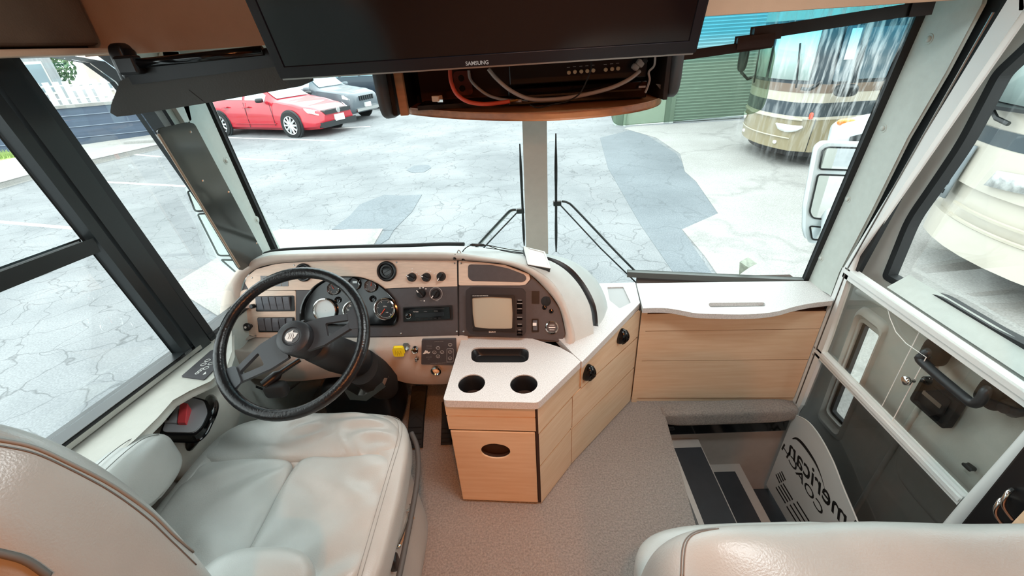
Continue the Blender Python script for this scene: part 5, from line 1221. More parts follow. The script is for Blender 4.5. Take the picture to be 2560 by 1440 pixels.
wiper(WL, (1301, 364), (1312, 620), (1303, 535), [(1292, 533), (1278, 535), (1262, 550), (1208, 608), (1180, 640)], [(1298, 537), (1228, 610), (1205, 635)], 'windshield_wiper', 'black windshield wiper left of the centre post, on the driver side glass')
wiper(WR, (1388, 338), (1389, 636), (1391, 516), [(1402, 512), (1418, 516), (1440, 535), (1540, 640), (1612, 712), (1650, 750)], [(1399, 522), (1500, 630), (1585, 712), (1620, 745)], 'windshield_wiper', 'black windshield wiper right of the centre post, on the passenger side glass')
# ---------------------------------------------------------------- exterior mirrors
M['mirror'] = mat('mirror_glass', '#f2f6f6', .03, 1)
def ext_mirror(fr, outline, panes, name, label, m_shell, arm):
    t = thing(name, label, 'mirror', fr.px(*outline[0]))
    MB().plate(fr, rounded([fr.loc(*p) for p in outline], .012, 3), -.05, 0).build('shell', m_shell, t, bevel=.008, seg=3)
    for p in panes:
        MB().plate(fr, [rounded([fr.loc(*q) for q in p], .015, 4)], 0, .002).build('mirror_pane', M['mirror'], t)
        gring(fr, rounded([fr.loc(*q) for q in p], .015, 4), .006, 0, .005, M['rubber'], 'pane_gasket', t)
    MB().tube([V(q) for q in arm], .02, 8).build('arm', m_shell, t, smooth=60)
M['whiteshell'] = mat('mirror_shell', '#dfe6e8', .3)
FMl = Frame(on(520, 570, 'y', 1.80), (.93, .36, 0), (0, 0, 1))
ext_mirror(FMl, [(463, 470), (482, 462), (600, 470), (650, 690), (600, 692), (545, 648), (490, 530)], [[(466, 475), (520, 478), (515, 528), (487, 530)], [(491, 533), (560, 530), (640, 640), (545, 640)], [(549, 647), (630, 650), (640, 686), (592, 684)]], 'side_mirror', 'white exterior mirror head seen beyond the smoked side panel', M['whiteshell'], [(-1.35, 1.82, .9), (-1.13, 1.74, .5)])
FMr = Frame(on(2080, 450, 'y', 1.78), (.97, -.22, 0), (0, 0, 1))
ext_mirror(FMr, [(2046, 372), (2062, 359), (2170, 362), (2120, 612), (2022, 606), (2015, 580), (2017, 520)], [[(2054, 375), (2068, 366), (2160, 368), (2145, 428), (2045, 424)], [(2043, 434), (2145, 438), (2110, 556), (2030, 546), (2021, 530)], [(2022, 563), (2100, 570), (2095, 602), (2028, 600)]], 'side_mirror', 'white exterior mirror head outside the passenger windshield corner', M['whiteshell'], [(1.35, 1.85, .9), (1.30, 1.6, .45)])
cm = thing('mirror_cap', 'white camera housing with an amber marker above the passenger mirror', 'mirror cap', on(2120, 330, 'y', 1.85))
FMc = Frame(on(2120, 330, 'y', 1.84), (.97, -.22, 0), (0, 0, 1))
MB().plate(FMc, rounded([FMc.loc(*p) for p in [(2085, 365), (2095, 322), (2108, 312), (2200, 292), (2190, 365)]], .01), -.06, 0).build('shell', M['whiteshell'], cm, bevel=.006)
MB().plate(FMc, rounded([FMc.loc(*p) for p in [(2125, 342), (2165, 332), (2160, 352), (2122, 356)]], .004), 0, .004).build('window', M['charframe'], cm)
MB().cushion(FMc.px(2125, 309, -.03), (.07, .05, .03), e=2.5, n=10).build('marker_lens', mat('amber', '#f08a2c', .2), cm, smooth=180)
# folded debris on the outside cowl: dry leaf
lf = thing('dry_leaf', 'curled grey green leaf lying outside at the foot of the passenger glass', 'leaf', WR.px(1870, 680, -.02))
b = MB(); pts_ = [WR.px(x, y, w) for x, y, w in [(1850, 693, -.02), (1853, 664, -.03), (1878, 662, -.06), (1897, 668, -.03), (1880, 684, -.05)]]
b.add(pts_+[WR.px(1872, 672, -.01)], [(0, 1, 5), (1, 2, 5), (2, 3, 5), (3, 4, 5), (4, 0, 5)]); b.build('blade', mat('leaf_grey', '#b9c2b4', .7, var=.3, scale=60), lf, solid=.002)
# ---------------------------------------------------------------- outside: ground
G = -.9
def gz(pts, z=G): return [tuple(on(x, y, 'z', z).xy) for x, y in pts]
def asphalt_mat(name, base, dark, crack=.55, cs=2.2):
    m = bpy.data.materials.new(name); m.use_nodes = True; t = m.node_tree; b = t.nodes['Principled BSDF']; N = t.nodes.new; L = t.links.new
    tc = N('ShaderNodeTexCoord'); n1 = N('ShaderNodeTexNoise'); n1.inputs['Scale'].default_value = .55; n1.inputs['Detail'].default_value = 8; n1.inputs['Roughness'].default_value = .6
    n2 = N('ShaderNodeTexNoise'); n2.inputs['Scale'].default_value = 60; n2.inputs['Detail'].default_value = 4
    L(tc.outputs['Object'], n1.inputs[0]); L(tc.outputs['Object'], n2.inputs[0])
    r1 = N('ShaderNodeValToRGB'); r1.color_ramp.elements[0].position = .30; r1.color_ramp.elements[0].color = (*lin(dark), 1); r1.color_ramp.elements[1].position = .62; r1.color_ramp.elements[1].color = (*lin(base), 1)
    L(n1.outputs[0], r1.inputs[0])
    r2 = N('ShaderNodeMapRange'); r2.inputs[1].default_value = .3; r2.inputs[2].default_value = .7; r2.inputs[3].default_value = .72; r2.inputs[4].default_value = 1.08; L(n2.outputs[0], r2.inputs[0])
    v = N('ShaderNodeTexVoronoi'); v.feature = 'DISTANCE_TO_EDGE'; v.inputs['Scale'].default_value = cs
    wob = N('ShaderNodeTexNoise'); wob.inputs['Scale'].default_value = 2.5; L(tc.outputs['Object'], wob.inputs[0])
    mix = N('ShaderNodeMixRGB'); mix.blend_type = 'ADD'; mix.inputs[0].default_value = .55; L(tc.outputs['Object'], mix.inputs[1]); L(wob.outputs[1], mix.inputs[2]); L(mix.outputs[0], v.inputs[0])
    r3 = N('ShaderNodeMapRange'); r3.inputs[1].default_value = .0; r3.inputs[2].default_value = .022; r3.inputs[3].default_value = crack; r3.inputs[4].default_value = 1; L(v.outputs[0], r3.inputs[0])
    a = N('ShaderNodeMixRGB'); a.blend_type = 'MULTIPLY'; a.inputs[0].default_value = 1; L(r1.outputs[0], a.inputs[1]); L(r2.outputs[0], a.inputs[2])
    c = N('ShaderNodeMixRGB'); c.blend_type = 'MULTIPLY'; c.inputs[0].default_value = 1; L(a.outputs[0], c.inputs[1]); L(r3.outputs[0], c.inputs[2])
    L(c.outputs[0], b.inputs['Base Color']); b.inputs['Roughness'].default_value = .85
    return m
M['asphalt'] = asphalt_mat('sun_bleached_asphalt', '#8c8f91', '#6f7376')
M['concrete'] = asphalt_mat('pale_concrete', '#a6a5a2', '#94938f', .8, .28)
M['patch'] = asphalt_mat('asphalt_patch', '#777e83', '#666d72', .8, 1.2)
M['paint'] = mat('road_paint', '#d9d9d5', .7, var=.15, scale=6)
struct(MB().plate(Frame((0, 0, G), (1, 0, 0), (0, 1, 0)), [(-60, -20), (60, -20), (60, 80), (-60, 80)], -.2, 0).build('ground', M['asphalt']), 'sun bleached cracked asphalt of the parking lot', 'ground')
FG0 = Frame((0, 0, G), (1, 0, 0), (0, 1, 0))
con = [(3.42, 12.92), (3.05, 11.2), (3.64, 9.83), (3.25, 8.4), (3.6, 7.6), (2.94, 6.08), (2.22, 5.55), (2.15, 4.11), (2.1, 2.2), (2.0, -6), (30, -6), (30, 13.45), (3.5, 13.45)]
con = gz([(1560, 322), (1640, 345), (1700, 385), (1712, 430), (1740, 455), (1795, 535), (1705, 575), (1760, 640), (1805, 705)])+[(2.1, 2.2), (2.0, -6), (30, -6), (30, 13.45), (3.4, 13.45)]
struct(MB().plate(FG0, con, .0, .012).build('ground', M['concrete']), 'pale concrete apron with a jagged edge under the motorhomes', 'ground')
con2 = gz([(958, 573), (800, 577), (700, 575), (620, 602), (545, 645), (450, 703), (440, 725), (560, 800), (900, 680), (935, 612)])
struct(MB().plate(FG0, con2, .0, .012).build('ground', M['concrete']), 'pale concrete strip just ahead of the dash', 'ground')
def gthing(name, pts, label, cat, m, group=None, h0=.0, h1=.008, kind=None):
    p = gz(pts); c = (sum(q[0] for q in p)/len(p), sum(q[1] for q in p)/len(p), G)
    o = MB().plate(FG0, p, h0, h1).build(name, m); return tag(o, label, cat, group, kind)
gthing('asphalt_patch', [(830, 574), (875, 540), (900, 512), (960, 488), (1010, 490), (1055, 487), (1030, 530), (1000, 560), (985, 576)], 'large grey asphalt patch ahead of the wipers', 'patch', M['patch'])
gthing('asphalt_patch', [(962, 577), (984, 577), (972, 598), (950, 612), (938, 612)], 'narrow dark patch beside the concrete strip', 'patch', M['patch'])
gthing('asphalt_patch', [(1016, 426), (1035, 415), (1072, 413), (1078, 420), (1060, 431), (1030, 432)], 'small dark square patch in the middle of the lot', 'patch', M['patch'])
gthing('asphalt_patch', [(1500, 345), (1590, 322), (1690, 384), (1740, 455), (1795, 535), (1705, 575), (1790, 700), (1700, 706), (1600, 560), (1520, 420)], 'long darker asphalt repair along the concrete edge', 'patch', M['patch'], None, .0, .004)
def line(a, b, w=.10, lab=''):
    A, B = [V((*q, 0)) for q in gz([a, b])]; d = (B-A).normalized(); s = V((-d.y, d.x, 0))*w/2
    o = MB().plate(FG0, [tuple(q.xy) for q in (A-s, B-s, B+s, A+s)], .0, .006).build('parking_line', M['paint']); tag(o, lab, 'parking line', 'painted parking lines')
line((560, 344), (838, 352), .1, 'white parking line just under the red sedan')
line((590, 396), (720, 403), .09, 'short white parking line below the red sedan line')
line((830, 322), (925, 316), .1, 'white parking line under the grey sport utility vehicle')
line((960, 272), (985, 290), .1, 'short slanted white line near the dark vehicle')
line((320, 385), (400, 392), .1, 'white line right of the curb stop seen through the side window')
line((66, 445), (466, 466), .1, 'long white parking line below the curb in the side window')
line((-80, 548), (240, 576), .1, 'white parking line low in the rear part of the side window')
# left verge: curb, grass, slate wall
cb = MB().plate(FG0, gz([(-300, 560), (120, 438), (400, 372), (440, 360), (395, 345), (212, 372), (0, 415), (-320, 500)]), 0, .14).build('curb', M['concrete'], bevel=.02)
struct(cb, 'pale concrete curb island at the left edge of the lot', 'curb')
stp = MB(); c = on(372, 366, 'z', G); stp.cushion(c+V((0, 0, .12)), (1.5, .3, .25), e=5, n=6); tag(stp.build('wheel_stop', M['concrete'], smooth=180), 'short white wheel stop beside the curb island', 'wheel stop')
M['grass'] = mat('grass', '#9bb06a', .9, var=.4, scale=8)
gp2 = gz([(-300, 445), (0, 414), (60, 400), (40, 392), (-300, 425)])
g_ = MB().plate(FG0, gp2, 0, .10); rnd = random.Random(3)
for k in range(1400):
    a, b_ = rnd.random(), rnd.random(); A, B, C_, D = [V((*gp2[i], 0)) for i in (0, 2, 3, 4)]
    p = A.lerp(B, a).lerp(D.lerp(C_, a), b_)+V((0, 0, G+.10)); h = .08+.12*rnd.random(); dx = (rnd.random()-.5)*.1
    g_.add([p+V((-.02, 0, 0)), p+V((.02, 0, 0)), p+V((dx, dx*.4, h))], [(0, 1, 2)])
tag(g_.build('grass', M['grass']), 'sunlit green grass verge at the far left', 'grass', kind='stuff')
M['slate'] = mat('slate_paint', '#4f5d70', .55, var=.2, scale=1.5, stretch=(.4, .4, 6))
rwt = thing('retaining_wall', 'low slate blue wall along the lot edge seen through the side window', 'wall', (-14, 16, G))
wa, wb = on(120, 372, 'z', G), on(420, 340, 'z', G)
dW = (wb-wa).normalized(); FWl = Frame(wa, dW, (0, 0, 1))
Lw = (wb-wa).length
MB().plate(FWl, [(-6, 0), (Lw+1, 0), (Lw+1, 1.25), (-6, 1.25)], -.3, 0).build('wall_body', M['slate'], rwt)
MB().plate(FWl, [(-6, 1.25), (Lw+1, 1.25), (Lw+1, 1.35), (-6, 1.35)], -.4, .06).build('coping', M['concrete'], rwt)
for k in range(3): MB().plate(FWl, [(-6, .25+.37*k), (Lw+1, .25+.37*k), (Lw+1, .27+.37*k), (-6, .27+.37*k)], 0, .03).build('rail', mat('slate_light', '#8b97a5', .5), rwt)
# buildings behind on the left
M['stucco'] = mat('pale_stucco', '#d8ccc0', .9, var=.12, scale=2)
def bld(name, fr_o, ex, w, h, m, label, cols=0, rows=0, wm=None, depth=6):
    t = thing(name, label, 'building', fr_o); f = Frame(fr_o, ex, (0, 0, 1))
    MB().plate(f, [(0, 0), (w, 0), (w, h), (0, h)], -depth, 0).build('wall', m, t)
    for i in range(cols):
        for j in range(rows):
            u, v = w*(i+.5)/cols, h*(j+.55)/rows
            o = MB().plate(f, [rect(u, v, w/cols*.5, h/rows*.5)], 0, .05).build('window', M['whitetrim'], t)
            MB().plate(f, rect(u, v, w/cols*.42, h/rows*.42), .05, .07).build('pane', mat('far_glass', '#8fa0a8', .1), o)
    MB().plate(f, [(-.2, h), (w+.2, h), (w+.2, h+.25), (-.2, h+.25)], -depth-.2, .2).build('roof', M['concrete'], t)
    return t
bld('stucco_building', (-27, 30, G), (.98, .15, 0), 17, 7.5, M['stucco'], 'pale beige building behind the fence on the left', 5, 2)
bld('grey_building', (-34, 24, G), (.6, .8, 0), 8, 7.5, mat('grey_siding', '#a9adb0', .8, var=.2, scale=2, stretch=(6, 6, .4)), 'grey striped building at the far left of the side window', 4, 2)
fe = thing('slat_fence', 'white vertical slat fence in front of the pale building', 'fence', (-20, 24, G)); fo, fx_ = V((-24.5, 22.5, G+.75)), V((.95, .3, 0)).normalized()
m0 = None
for k in range(34):
    if m0 is None:
        o = MB().box((0, 0, .6), (.26, .05, 1.2)).build('slat', M['white'], fe); m0 = o.data; o.location = fo+fx_*(.4*k)-V(fe.location); m0.transform(Matrix.Translation(V(fe.location)))
    else:
        o = bpy.data.objects.new('slat', m0); COL.objects.link(o); o.parent = fe
        o.location = fo+fx_*(.4*k)-V(fe.location)
    o.rotation_euler.z = math.atan2(fx_.y, fx_.x)
MB().tube([fo+V((0, .06, .4)), fo+fx_*14+V((0, .06, .4))], .05, 4).build('rail', M['white'], fe)
MB().tube([fo+V((0, .06, 1.0)), fo+fx_*14+V((0, .06, 1.0))], .05, 4).build('rail', M['white'], fe)
M['leaf'] = mat('shrub_leaf', '#7f9a72', .8, var=.4, scale=3)
def shrub(name, c, r, h, n, label, trunk=True):
    t = thing(name, label, 'tree' if trunk else 'shrub', c); rnd = random.Random(int(r*100+h)); b = MB()
    for k in range(n):
        d = V((rnd.gauss(0, 1), rnd.gauss(0, 1), rnd.gauss(0, 1))).normalized()*(rnd.random()**.33); p = V(c)+V((d.x*r, d.y*r, h*.6+d.z*h*.42))
        q = V((rnd.gauss(0, 1), rnd.gauss(0, 1), rnd.gauss(0, 1))).normalized()*.22; s = q.cross(V((.3, .5, .8))).normalized()*.12
        b.add([p-q, p+s, p+q, p-s], [(0, 1, 2, 3)])
    tag(b.build('foliage', M['leaf'], t), kind='stuff')
    MB().tube([V(c), V(c)+V((.05, 0, h*.7))], [.12, .05], 6).build('stem', mat('bark', '#6b5a4a', .9), t)
shrub('small_tree', on(150, 255, 'z', G)+V((-4, 5, 0)), 1.9, 5.0, 1500, 'dark green bushy tree behind the slate wall')
shrub('round_shrub', (-25.5, 19.5, G), 1.6, 2.5, 900, 'pale rounded shrub left of the slat fence', False)
shrub('round_shrub', (-21.2, 17.6, G), 1.2, 1.7, 700, 'low green shrub beside the parked red car beyond the wall', False)
# ---------------------------------------------------------------- cars
def cr(xs, ys_, x):
    if x <= xs[0]: return ys_[0]
    for i in range(len(xs)-1):
        if x <= xs[i+1]:
            t = (x-xs[i])/(xs[i+1]-xs[i]); t = t*t*(3-2*t)*.5+t*.5; return ys_[i]*(1-t)+ys_[i+1]*t
    return ys_[-1]
def car(name, label, origin, head, st, W, wb, wr, paint, plate=True, front_end=True, rim='#d8dadb', scale=1.0, lower=None, spokes=10, ys=1.0, zs=1.0):
    """st rows: x(from nose), z_bottom, z_belt, z_top, half width low, belt, top.  car x runs from nose to tail; head = direction the nose points"""
    t = thing(name, label, 'car', origin); h = V((math.cos(head), math.sin(head), 0)); sd_ = V((-h.y, h.x, 0)); O = V(origin)
    P_ = lambda x, y, z: O+(h*(wb[0]-x)+sd_*(y*ys)+V((0, 0, z*zs)))*scale
    cols = list(zip(*st)); X = cols[0]; g = lambda i, x: cr(X, cols[i], x)
    xs = [X[0]+(X[-1]-X[0])*k/60 for k in range(61)]; rings = []
    for x in xs:
        zb, zt, zp, w0, w1, w2 = (g(i, x) for i in range(1, 7))
        half = [(w0*.86, zb), (w0*.98, zb+.08), (w0*1.0, zb*.55+zt*.45), (w1*.985, zb*.22+zt*.78), (w1*.95, zt), ((w1*.95+w2)/2, (zt+zp)/2), (w2, zp-.05*min(1, (zp-zt)*4)), (w2*.75, zp-.005)]
        rings.append([P_(x, y, z) for y, z in half]+[P_(x, -y, z) for y, z in half[::-1]])
    MB().loft(rings, closed=True, cap=True).build('body', paint, t, smooth=38)
    gl = mat('car_glass', '#aebfc4', .06, spec=.9)
    def side_glass(x0, x1, t0=.12, t1=.86):
        for s in (1, -1):
            b = MB(); rr = []
            for k in range(9):
                x = x0+(x1-x0)*k/8; zt, zp, w1, w2 = g(2, x), g(3, x), g(5, x), g(6, x)
                rr.append([P_(x, s*((w1*.95)*(1-q)+w2*q+.014), zt*(1-q)+(zp-.05)*q) for q in (t0, (t0+t1)/2, t1)])
            b.loft(rr); b.build('side_window', gl, t, solid=.012*scale)
    def top_glass(x0, x1, name_):
        rr = []
        for k in range(7):
            x = x0+(x1-x0)*k/6; w2 = g(6, x)*.90; zp = g(3, x); rr.append([P_(x, w2*q, zp+.012) for q in (-1, -.5, 0, .5, 1)])
        MB().loft(rr).build(name_, gl, t, smooth=180, solid=.012*scale)
    dark = M['charframe']
    for k, wx in enumerate(wb):
        for s in (1, -1):
            ww = g(4, wx)
            fw = Frame(P_(wx, s*(ww-.10), wr), h, (0, 0, 1)) if s < 0 else Frame(P_(wx, s*(ww-.10), wr), -h, (0, 0, 1))
            S = scale
            MB().lathe(fw, [(wr*1.13*S, .06*S), (wr*1.10*S, .104*S), (wr*1.0*S, .106*S)], 28, cap=False).build('wheel_arch', dark, t, smooth=40)
            MB().lathe(fw, [(wr*1.1*S, .10*S), (.001, .1005*S)], 24, cap=False).build('wheel_well', M['black'], t)
            wh = MB().lathe(fw, [(wr*.66*S, .10*S), (wr*.98*S, .10*S), (wr*S, .115*S), (wr*.97*S, .135*S), (wr*.70*S, .14*S), (wr*.66*S, .12*S)], 28, cap=False).build('wheel', M['rubber'], t, smooth=40)
            b = MB()
            for q in range(spokes):
                a = 2*PI*q/spokes; b.tube([fw.at(math.cos(a)*wr*.12*S, math.sin(a)*wr*.12*S, .128*S), fw.at(math.cos(a)*wr*.66*S, math.sin(a)*wr*.66*S, .128*S)], [.03*S, .022*S], 5)
            b.lathe(fw, [(wr*.70*S, .118*S), (wr*.70*S, .136*S), (wr*.63*S, .132*S), (wr*.62*S, .118*S)], 28, cap=False); b.lathe(fw, [(wr*.16*S, .12*S), (wr*.15*S, .136*S), (.001, .138*S)], 14)
            b.build('rim', mat('rim_'+rim.strip('#'), rim, .3, .6), wh, smooth=40)
    return t, P_, g, side_glass, top_glass
M['redpaint'] = mat('red_paint', '#b01f2f', .28, coat=.6)
M['silver'] = mat('grey_paint', '#59636a', .35, 0, coat=.4)
M['darkpaint'] = mat('dark_blue_paint', '#1f2b38', .35, 0, coat=.3)
M['headlamp'] = mat('headlamp', '#eef0ee', .1, coat=1)
sedan = [(0, .30, .52, .58, .62, .60, .50), (.12, .20, .60, .66, .78, .72, .60), (.5, .18, .72, .78, .86, .82, .70), (1.0, .17, .84, .89, .88, .85, .72), (1.35, .17, .90, .95, .88, .86, .70), (2.1, .17, .92, 1.38, .88, .87, .60), (2.7, .17, .93, 1.45, .88, .87, .60), (3.4, .17, .95, 1.36, .88, .87, .58), (4.05, .19, .97, 1.04, .87, .85, .62), (4.5, .25, .95, 1.01, .82, .80, .62), (4.64, .34, .80, .90, .72, .70, .55)]
def two_pts(fp, rp):
    f, r = on(*fp, 'z', G), on(*rp, 'z', G); d = f-r; return f, math.atan2(d.y, d.x), d.length
f_, hd, wl3 = two_pts((740, 343), (568, 338)); S = wl3/2.65
sdv = V((-math.sin(hd), math.cos(hd), 0))
YS = .84
o0 = f_+sdv*.86*S*YS*(1 if sdv.y > 0 else -1)
t, P_, g, sg, tg = car('red_sedan', 'bright red sedan parked nose toward the lane', (o0.x, o0.y, G), hd, sedan, 1.76, (.92, 3.57), .325, M['redpaint'], scale=S, ys=YS, zs=.92)
sg(1.72, 2.42); sg(2.52, 3.30); sg(3.36, 3.72, .14, .7); tg(1.42, 2.06, 'windscreen'); tg(3.45, 4.0, 'rear_window')
for s in (1, -1):
    b = MB(); b.prism([P_(.10, s*.46, .58), P_(.10, s*.68, .56), P_(.34, s*.80, .64), P_(.42, s*.80, .72), P_(.22, s*.66, .67)], (0, 0, .03)); b.build('headlight', M['headlamp'], t, bevel=.01)
    MB().cushion(P_(1.72, s*.98, .98), (.22, .26, .15), e=3, n=6).build('door_mirror', M['charframe'], t, smooth=180)
    for x in (2.38, 3.2): MB().box(P_(x, s*.885, .80), (.2, .2, .03)).build('door_handle', M['redpaint'], t, bevel=.01)
    MB().tube([P_(2.47, s*.885, .25), P_(2.47, s*.87, .92)], .008, 4).build('door_seam', M['charframe'], t)
    MB().tube([P_(1.5, s*.89, .3), P_(1.52, s*.87, .9)], .008, 4).build('door_seam', M['charframe'], t)
    MB().tube([P_(1.45, s*.885, .36), P_(3.0, s*.885, .36)], .03, 5, flat=.5).build('sill_trim', M['redpaint'], t)
FN = Frame(P_(-.02, 0, 0), -V((-math.sin(hd), math.cos(hd), 0))*-1, (0, 0, 1)); FN = Frame(P_(.0, 0, 0), V((-math.sin(hd), math.cos(hd), 0)), (0, 0, 1))
MB().plate(FN, [rect(0, .56*S, .9*S, .08*S)], -.12*S, .04).build('grille', M['charframe'], t, bevel=.01)
MB().plate(FN, [rect(0, .28*S, 1.2*S, .12*S)], -.12*S, .03).build('lower_grille', M['charframe'], t, bevel=.01)
MB().lathe(sub(FN, 0, .57*S, .045), [(.07*S, 0), (.06*S, .01), (.001, .012)], 16).build('badge', M['chrome'], t)
MB().plate(FN, [rect(0, .40*S, .32*S, .15*S)], 0, .06).build('licence_plate', M['white'], t)
suv = [(0, .38, .78, .86, .68, .66, .52), (.12, .30, .90, .98, .84, .80, .66), (.6, .28, 1.02, 1.08, .93, .90, .75), (1.1, .28, 1.08, 1.14, .94, .92, .76), (1.45, .28, 1.12, 1.20, .94, .92, .74), (2.1, .28, 1.14, 1.66, .94, .92, .66), (2.8, .28, 1.15, 1.74, .94, .92, .66), (3.8, .28, 1.16, 1.70, .94, .92, .64), (4.5, .30, 1.16, 1.50, .92, .90, .62), (4.75, .36, 1.10, 1.20, .86, .84, .60), (4.82, .42, .80, .9, .78, .76, .55)]
f_ = on(836, 309, 'z', G); S2 = S*.80; hd2 = hd+.02; sdv = V((-math.sin(hd2), math.cos(hd2), 0)); o0 = f_+sdv*.93*S2*(1 if sdv.y > 0 else -1)
t, P_, g, sg, tg = car('grey_suv', 'silver grey sport utility vehicle parked behind the red sedan', (o0.x, o0.y, G), hd2, suv, 1.9, (.95, 3.86), .39, M['silver'], rim='#4a4f54', scale=S2, spokes=7)
sg(1.85, 2.6); sg(2.72, 3.5); sg(3.6, 4.3, .14, .75); tg(1.5, 2.06, 'windscreen')
FN = Frame(P_(.0, 0, 0), sdv, (0, 0, 1))
for k in range(7): MB().plate(FN, [rect((-.36+.12*k)*S2, .80*S2, .05*S2, .16*S2)], -.1*S2, .05).build('grille_slot', M['charframe'], t)
MB().plate(FN, [rect(0, .42*S2, 1.3*S2, .10*S2)], -.12*S2, .05).build('bumper_trim', M['chrome'], t)
MB().plate(FN, [rect(0, .56*S2, .32*S2, .15*S2)], 0, .07).build('licence_plate', M['white'], t)
for s in (1, -1):
    b = MB(); b.prism([P_(.06, s*.48, .80), P_(.12, s*.76, .78), P_(.36, s*.86, .84), P_(.36, s*.86, .92), P_(.10, s*.5, .88)], (0, 0, .03)); b.build('headlight', M['headlamp'], t, bevel=.01)
    MB().cushion(P_(1.75, s*1.04, 1.2), (.24, .28, .18), e=3, n=6).build('door_mirror', M['silver'], t, smooth=180)
    for x in (2.55, 3.4): MB().box(P_(x, s*.94, 1.0), (.2, .2, .03)).build('door_handle', M['silver'], t)
    MB().tube([P_(2.66, s*.945, .35), P_(2.66, s*.92, 1.14)], .008, 4).build('door_seam', M['charframe'], t)
f_ = on(922, 274, 'z', G); hd3 = hd+PI+.12; sdv = V((-math.sin(hd3), math.cos(hd3), 0)); S3 = S*.9
o0 = f_+sdv*.90*S3*(1 if sdv.y > 0 else -1)
hh = V((math.cos(hd3), math.sin(hd3), 0)); o0 = o0+hh*(2.75*S3)
t, P_, g, sg, tg = car('dark_suv', 'dark blue compact utility vehicle parked tail first behind the grey one', (o0.x, o0.y, G), hd3, suv, 1.9, (.95, 3.70), .37, M['darkpaint'], rim='#c9ced0', scale=S3, spokes=12)
sg(1.85, 2.6); sg(2.72, 3.5); sg(3.6, 4.25, .14, .75); tg(1.5, 2.06, 'windscreen')
FN = Frame(P_(4.82, 0, 0), -sdv, (0, 0, 1))
for s in (1, -1): MB().plate(FN, [rect(s*.62*S3, .98*S3, .34*S3, .14*S3)], -.2*S3, .03).build('tail_light', M['red'], t, bevel=.01)
MB().plate(FN, [rect(0, .5*S3, 1.2*S3, .18*S3)], -.1, .05).build('bumper', M['charframe'], t, bevel=.02)
MB().plate(FN, [rect(0, .9*S3, .32*S3, .15*S3)], 0, .03).build('licence_plate', M['white'], t)
# red car beyond the wall in the side window
t, P_, g, sg, tg = car('parked_red_car', 'pale red car beyond the slate wall, seen through the side window', (-17.2, 18.9, G), math.radians(196), sedan, 1.76, (.92, 3.57), .325, mat('faded_red_paint', '#c84a52', .3, coat=.5), scale=1.1)
sg(1.72, 2.42); sg(2.52, 3.30); tg(1.42, 2.06, 'windscreen')
# ---------------------------------------------------------------- garage building ahead on the right
ga = thing('garage_building', 'pale building with a wide ribbed roll up door beyond the asphalt', 'building', (5, 13.5, G))
FGa = Frame((3.0, 13.7, G), (1, 0.02, 0), (0, 0, 1))
M['garwall'] = mat('garage_wall', '#a8b2ae', .8, var=.1, scale=3)
MB().plate(FGa, [(.0, 0), (24, 0), (24, 6), (.0, 6)], -.4, -.05).build('wall', M['garwall'], ga)
M['garmetal'] = mat('ribbed_metal', '#b5c0bf', .4)
M['seamdark'] = mat('rib_shadow_gap', '#8d9896', .6)
b = MB(); n = 60
prof_r = []
for k in range(n):
    z = .02+k*.083; prof_r += [(z, .0), (z+.058, .028), (z+.066, .006)]
b.loft([[FGa.at(1.72, z, w) for z, w in prof_r], [FGa.at(4.12, z, w) for z, w in prof_r]]); tag(b.build('roll_up_door', M['garmetal'], ga), kind='stuff')
MB().plate(FGa, [(1.60, 0), (1.72, 0), (1.72, 5.1), (1.60, 5.1)], -.05, .05).build('door_jamb', M['garwall'], ga); MB().plate(FGa, [(4.12, 0), (4.24, 0), (4.24, 5.1), (4.12, 5.1)], -.05, .05).build('door_jamb', M['garwall'], ga)
MB().plate(FGa, [(.3, 0), (1.45, 0), (1.45, 1.35), (.3, 1.35)], -.05, -.01).build('panel', M['white'], ga)
MB().tube([FGa.at(.25, .0, .05), FGa.at(.35, 2.3, .05)], .05, 6).build('downpipe', M['trim'], ga)
# far background across the lot
bld('far_building', (-14, 52, G), (1, 0, 0), 30, 6, mat('far_wall', '#c9cfd0', .9, var=.15, scale=1.2), 'low pale building far across the lot', 9, 1)
# ---------------------------------------------------------------- motorhomes on the right, noses to the left
def rv_plan(x0, y0, y1, bulge, L=9, r=.35, inset=0):
    c = []; n = 10
    for k in range(n+1):
        v = -1+2*k/n; y = (y0+y1)/2+v*((y1-y0)/2-inset); c.append((x0+inset-bulge*(1-v*v)+ (r*max(0, abs(v)-.8)**2*12), y))
    return [(x0+L, y0+inset)]+c+[(x0+L, y1-inset)]
def motorhome(name, label, x0, y0, y1, bands, ztop, lamp_z, glass_z, side_gl, bulge=.25, lean=.0):
    t = thing(name, label, 'motorhome', (x0+4, (y0+y1)/2, G))
    for nm, za_, zb2, m, ins in bands:
        pl = rv_plan(x0, y0, y1, bulge, inset=ins); a = [V((x, y, za_)) for x, y in pl]; b_ = [V((x+lean*(zb2-za_), y, zb2)) for x, y in pl]
        MB().loft([a, b_], closed=True, cap=True).build(nm, m, t, smooth=30)
    return t
TAN = mat('gold_tan_paint', '#8f8468', .3, coat=.5); CREAM = mat('cream_paint', '#bdb6a6', .3, coat=.5); DK = mat('dark_stripe_paint', '#37434a', .3, coat=.5); BRN = mat('brown_stripe_paint', '#7d6d60', .3, coat=.5)
DARKGL = mat('motorhome_glass', '#5c6f78', .05, spec=.9)
X1, Y0, Y1 = 5.2, 8.1, 10.4
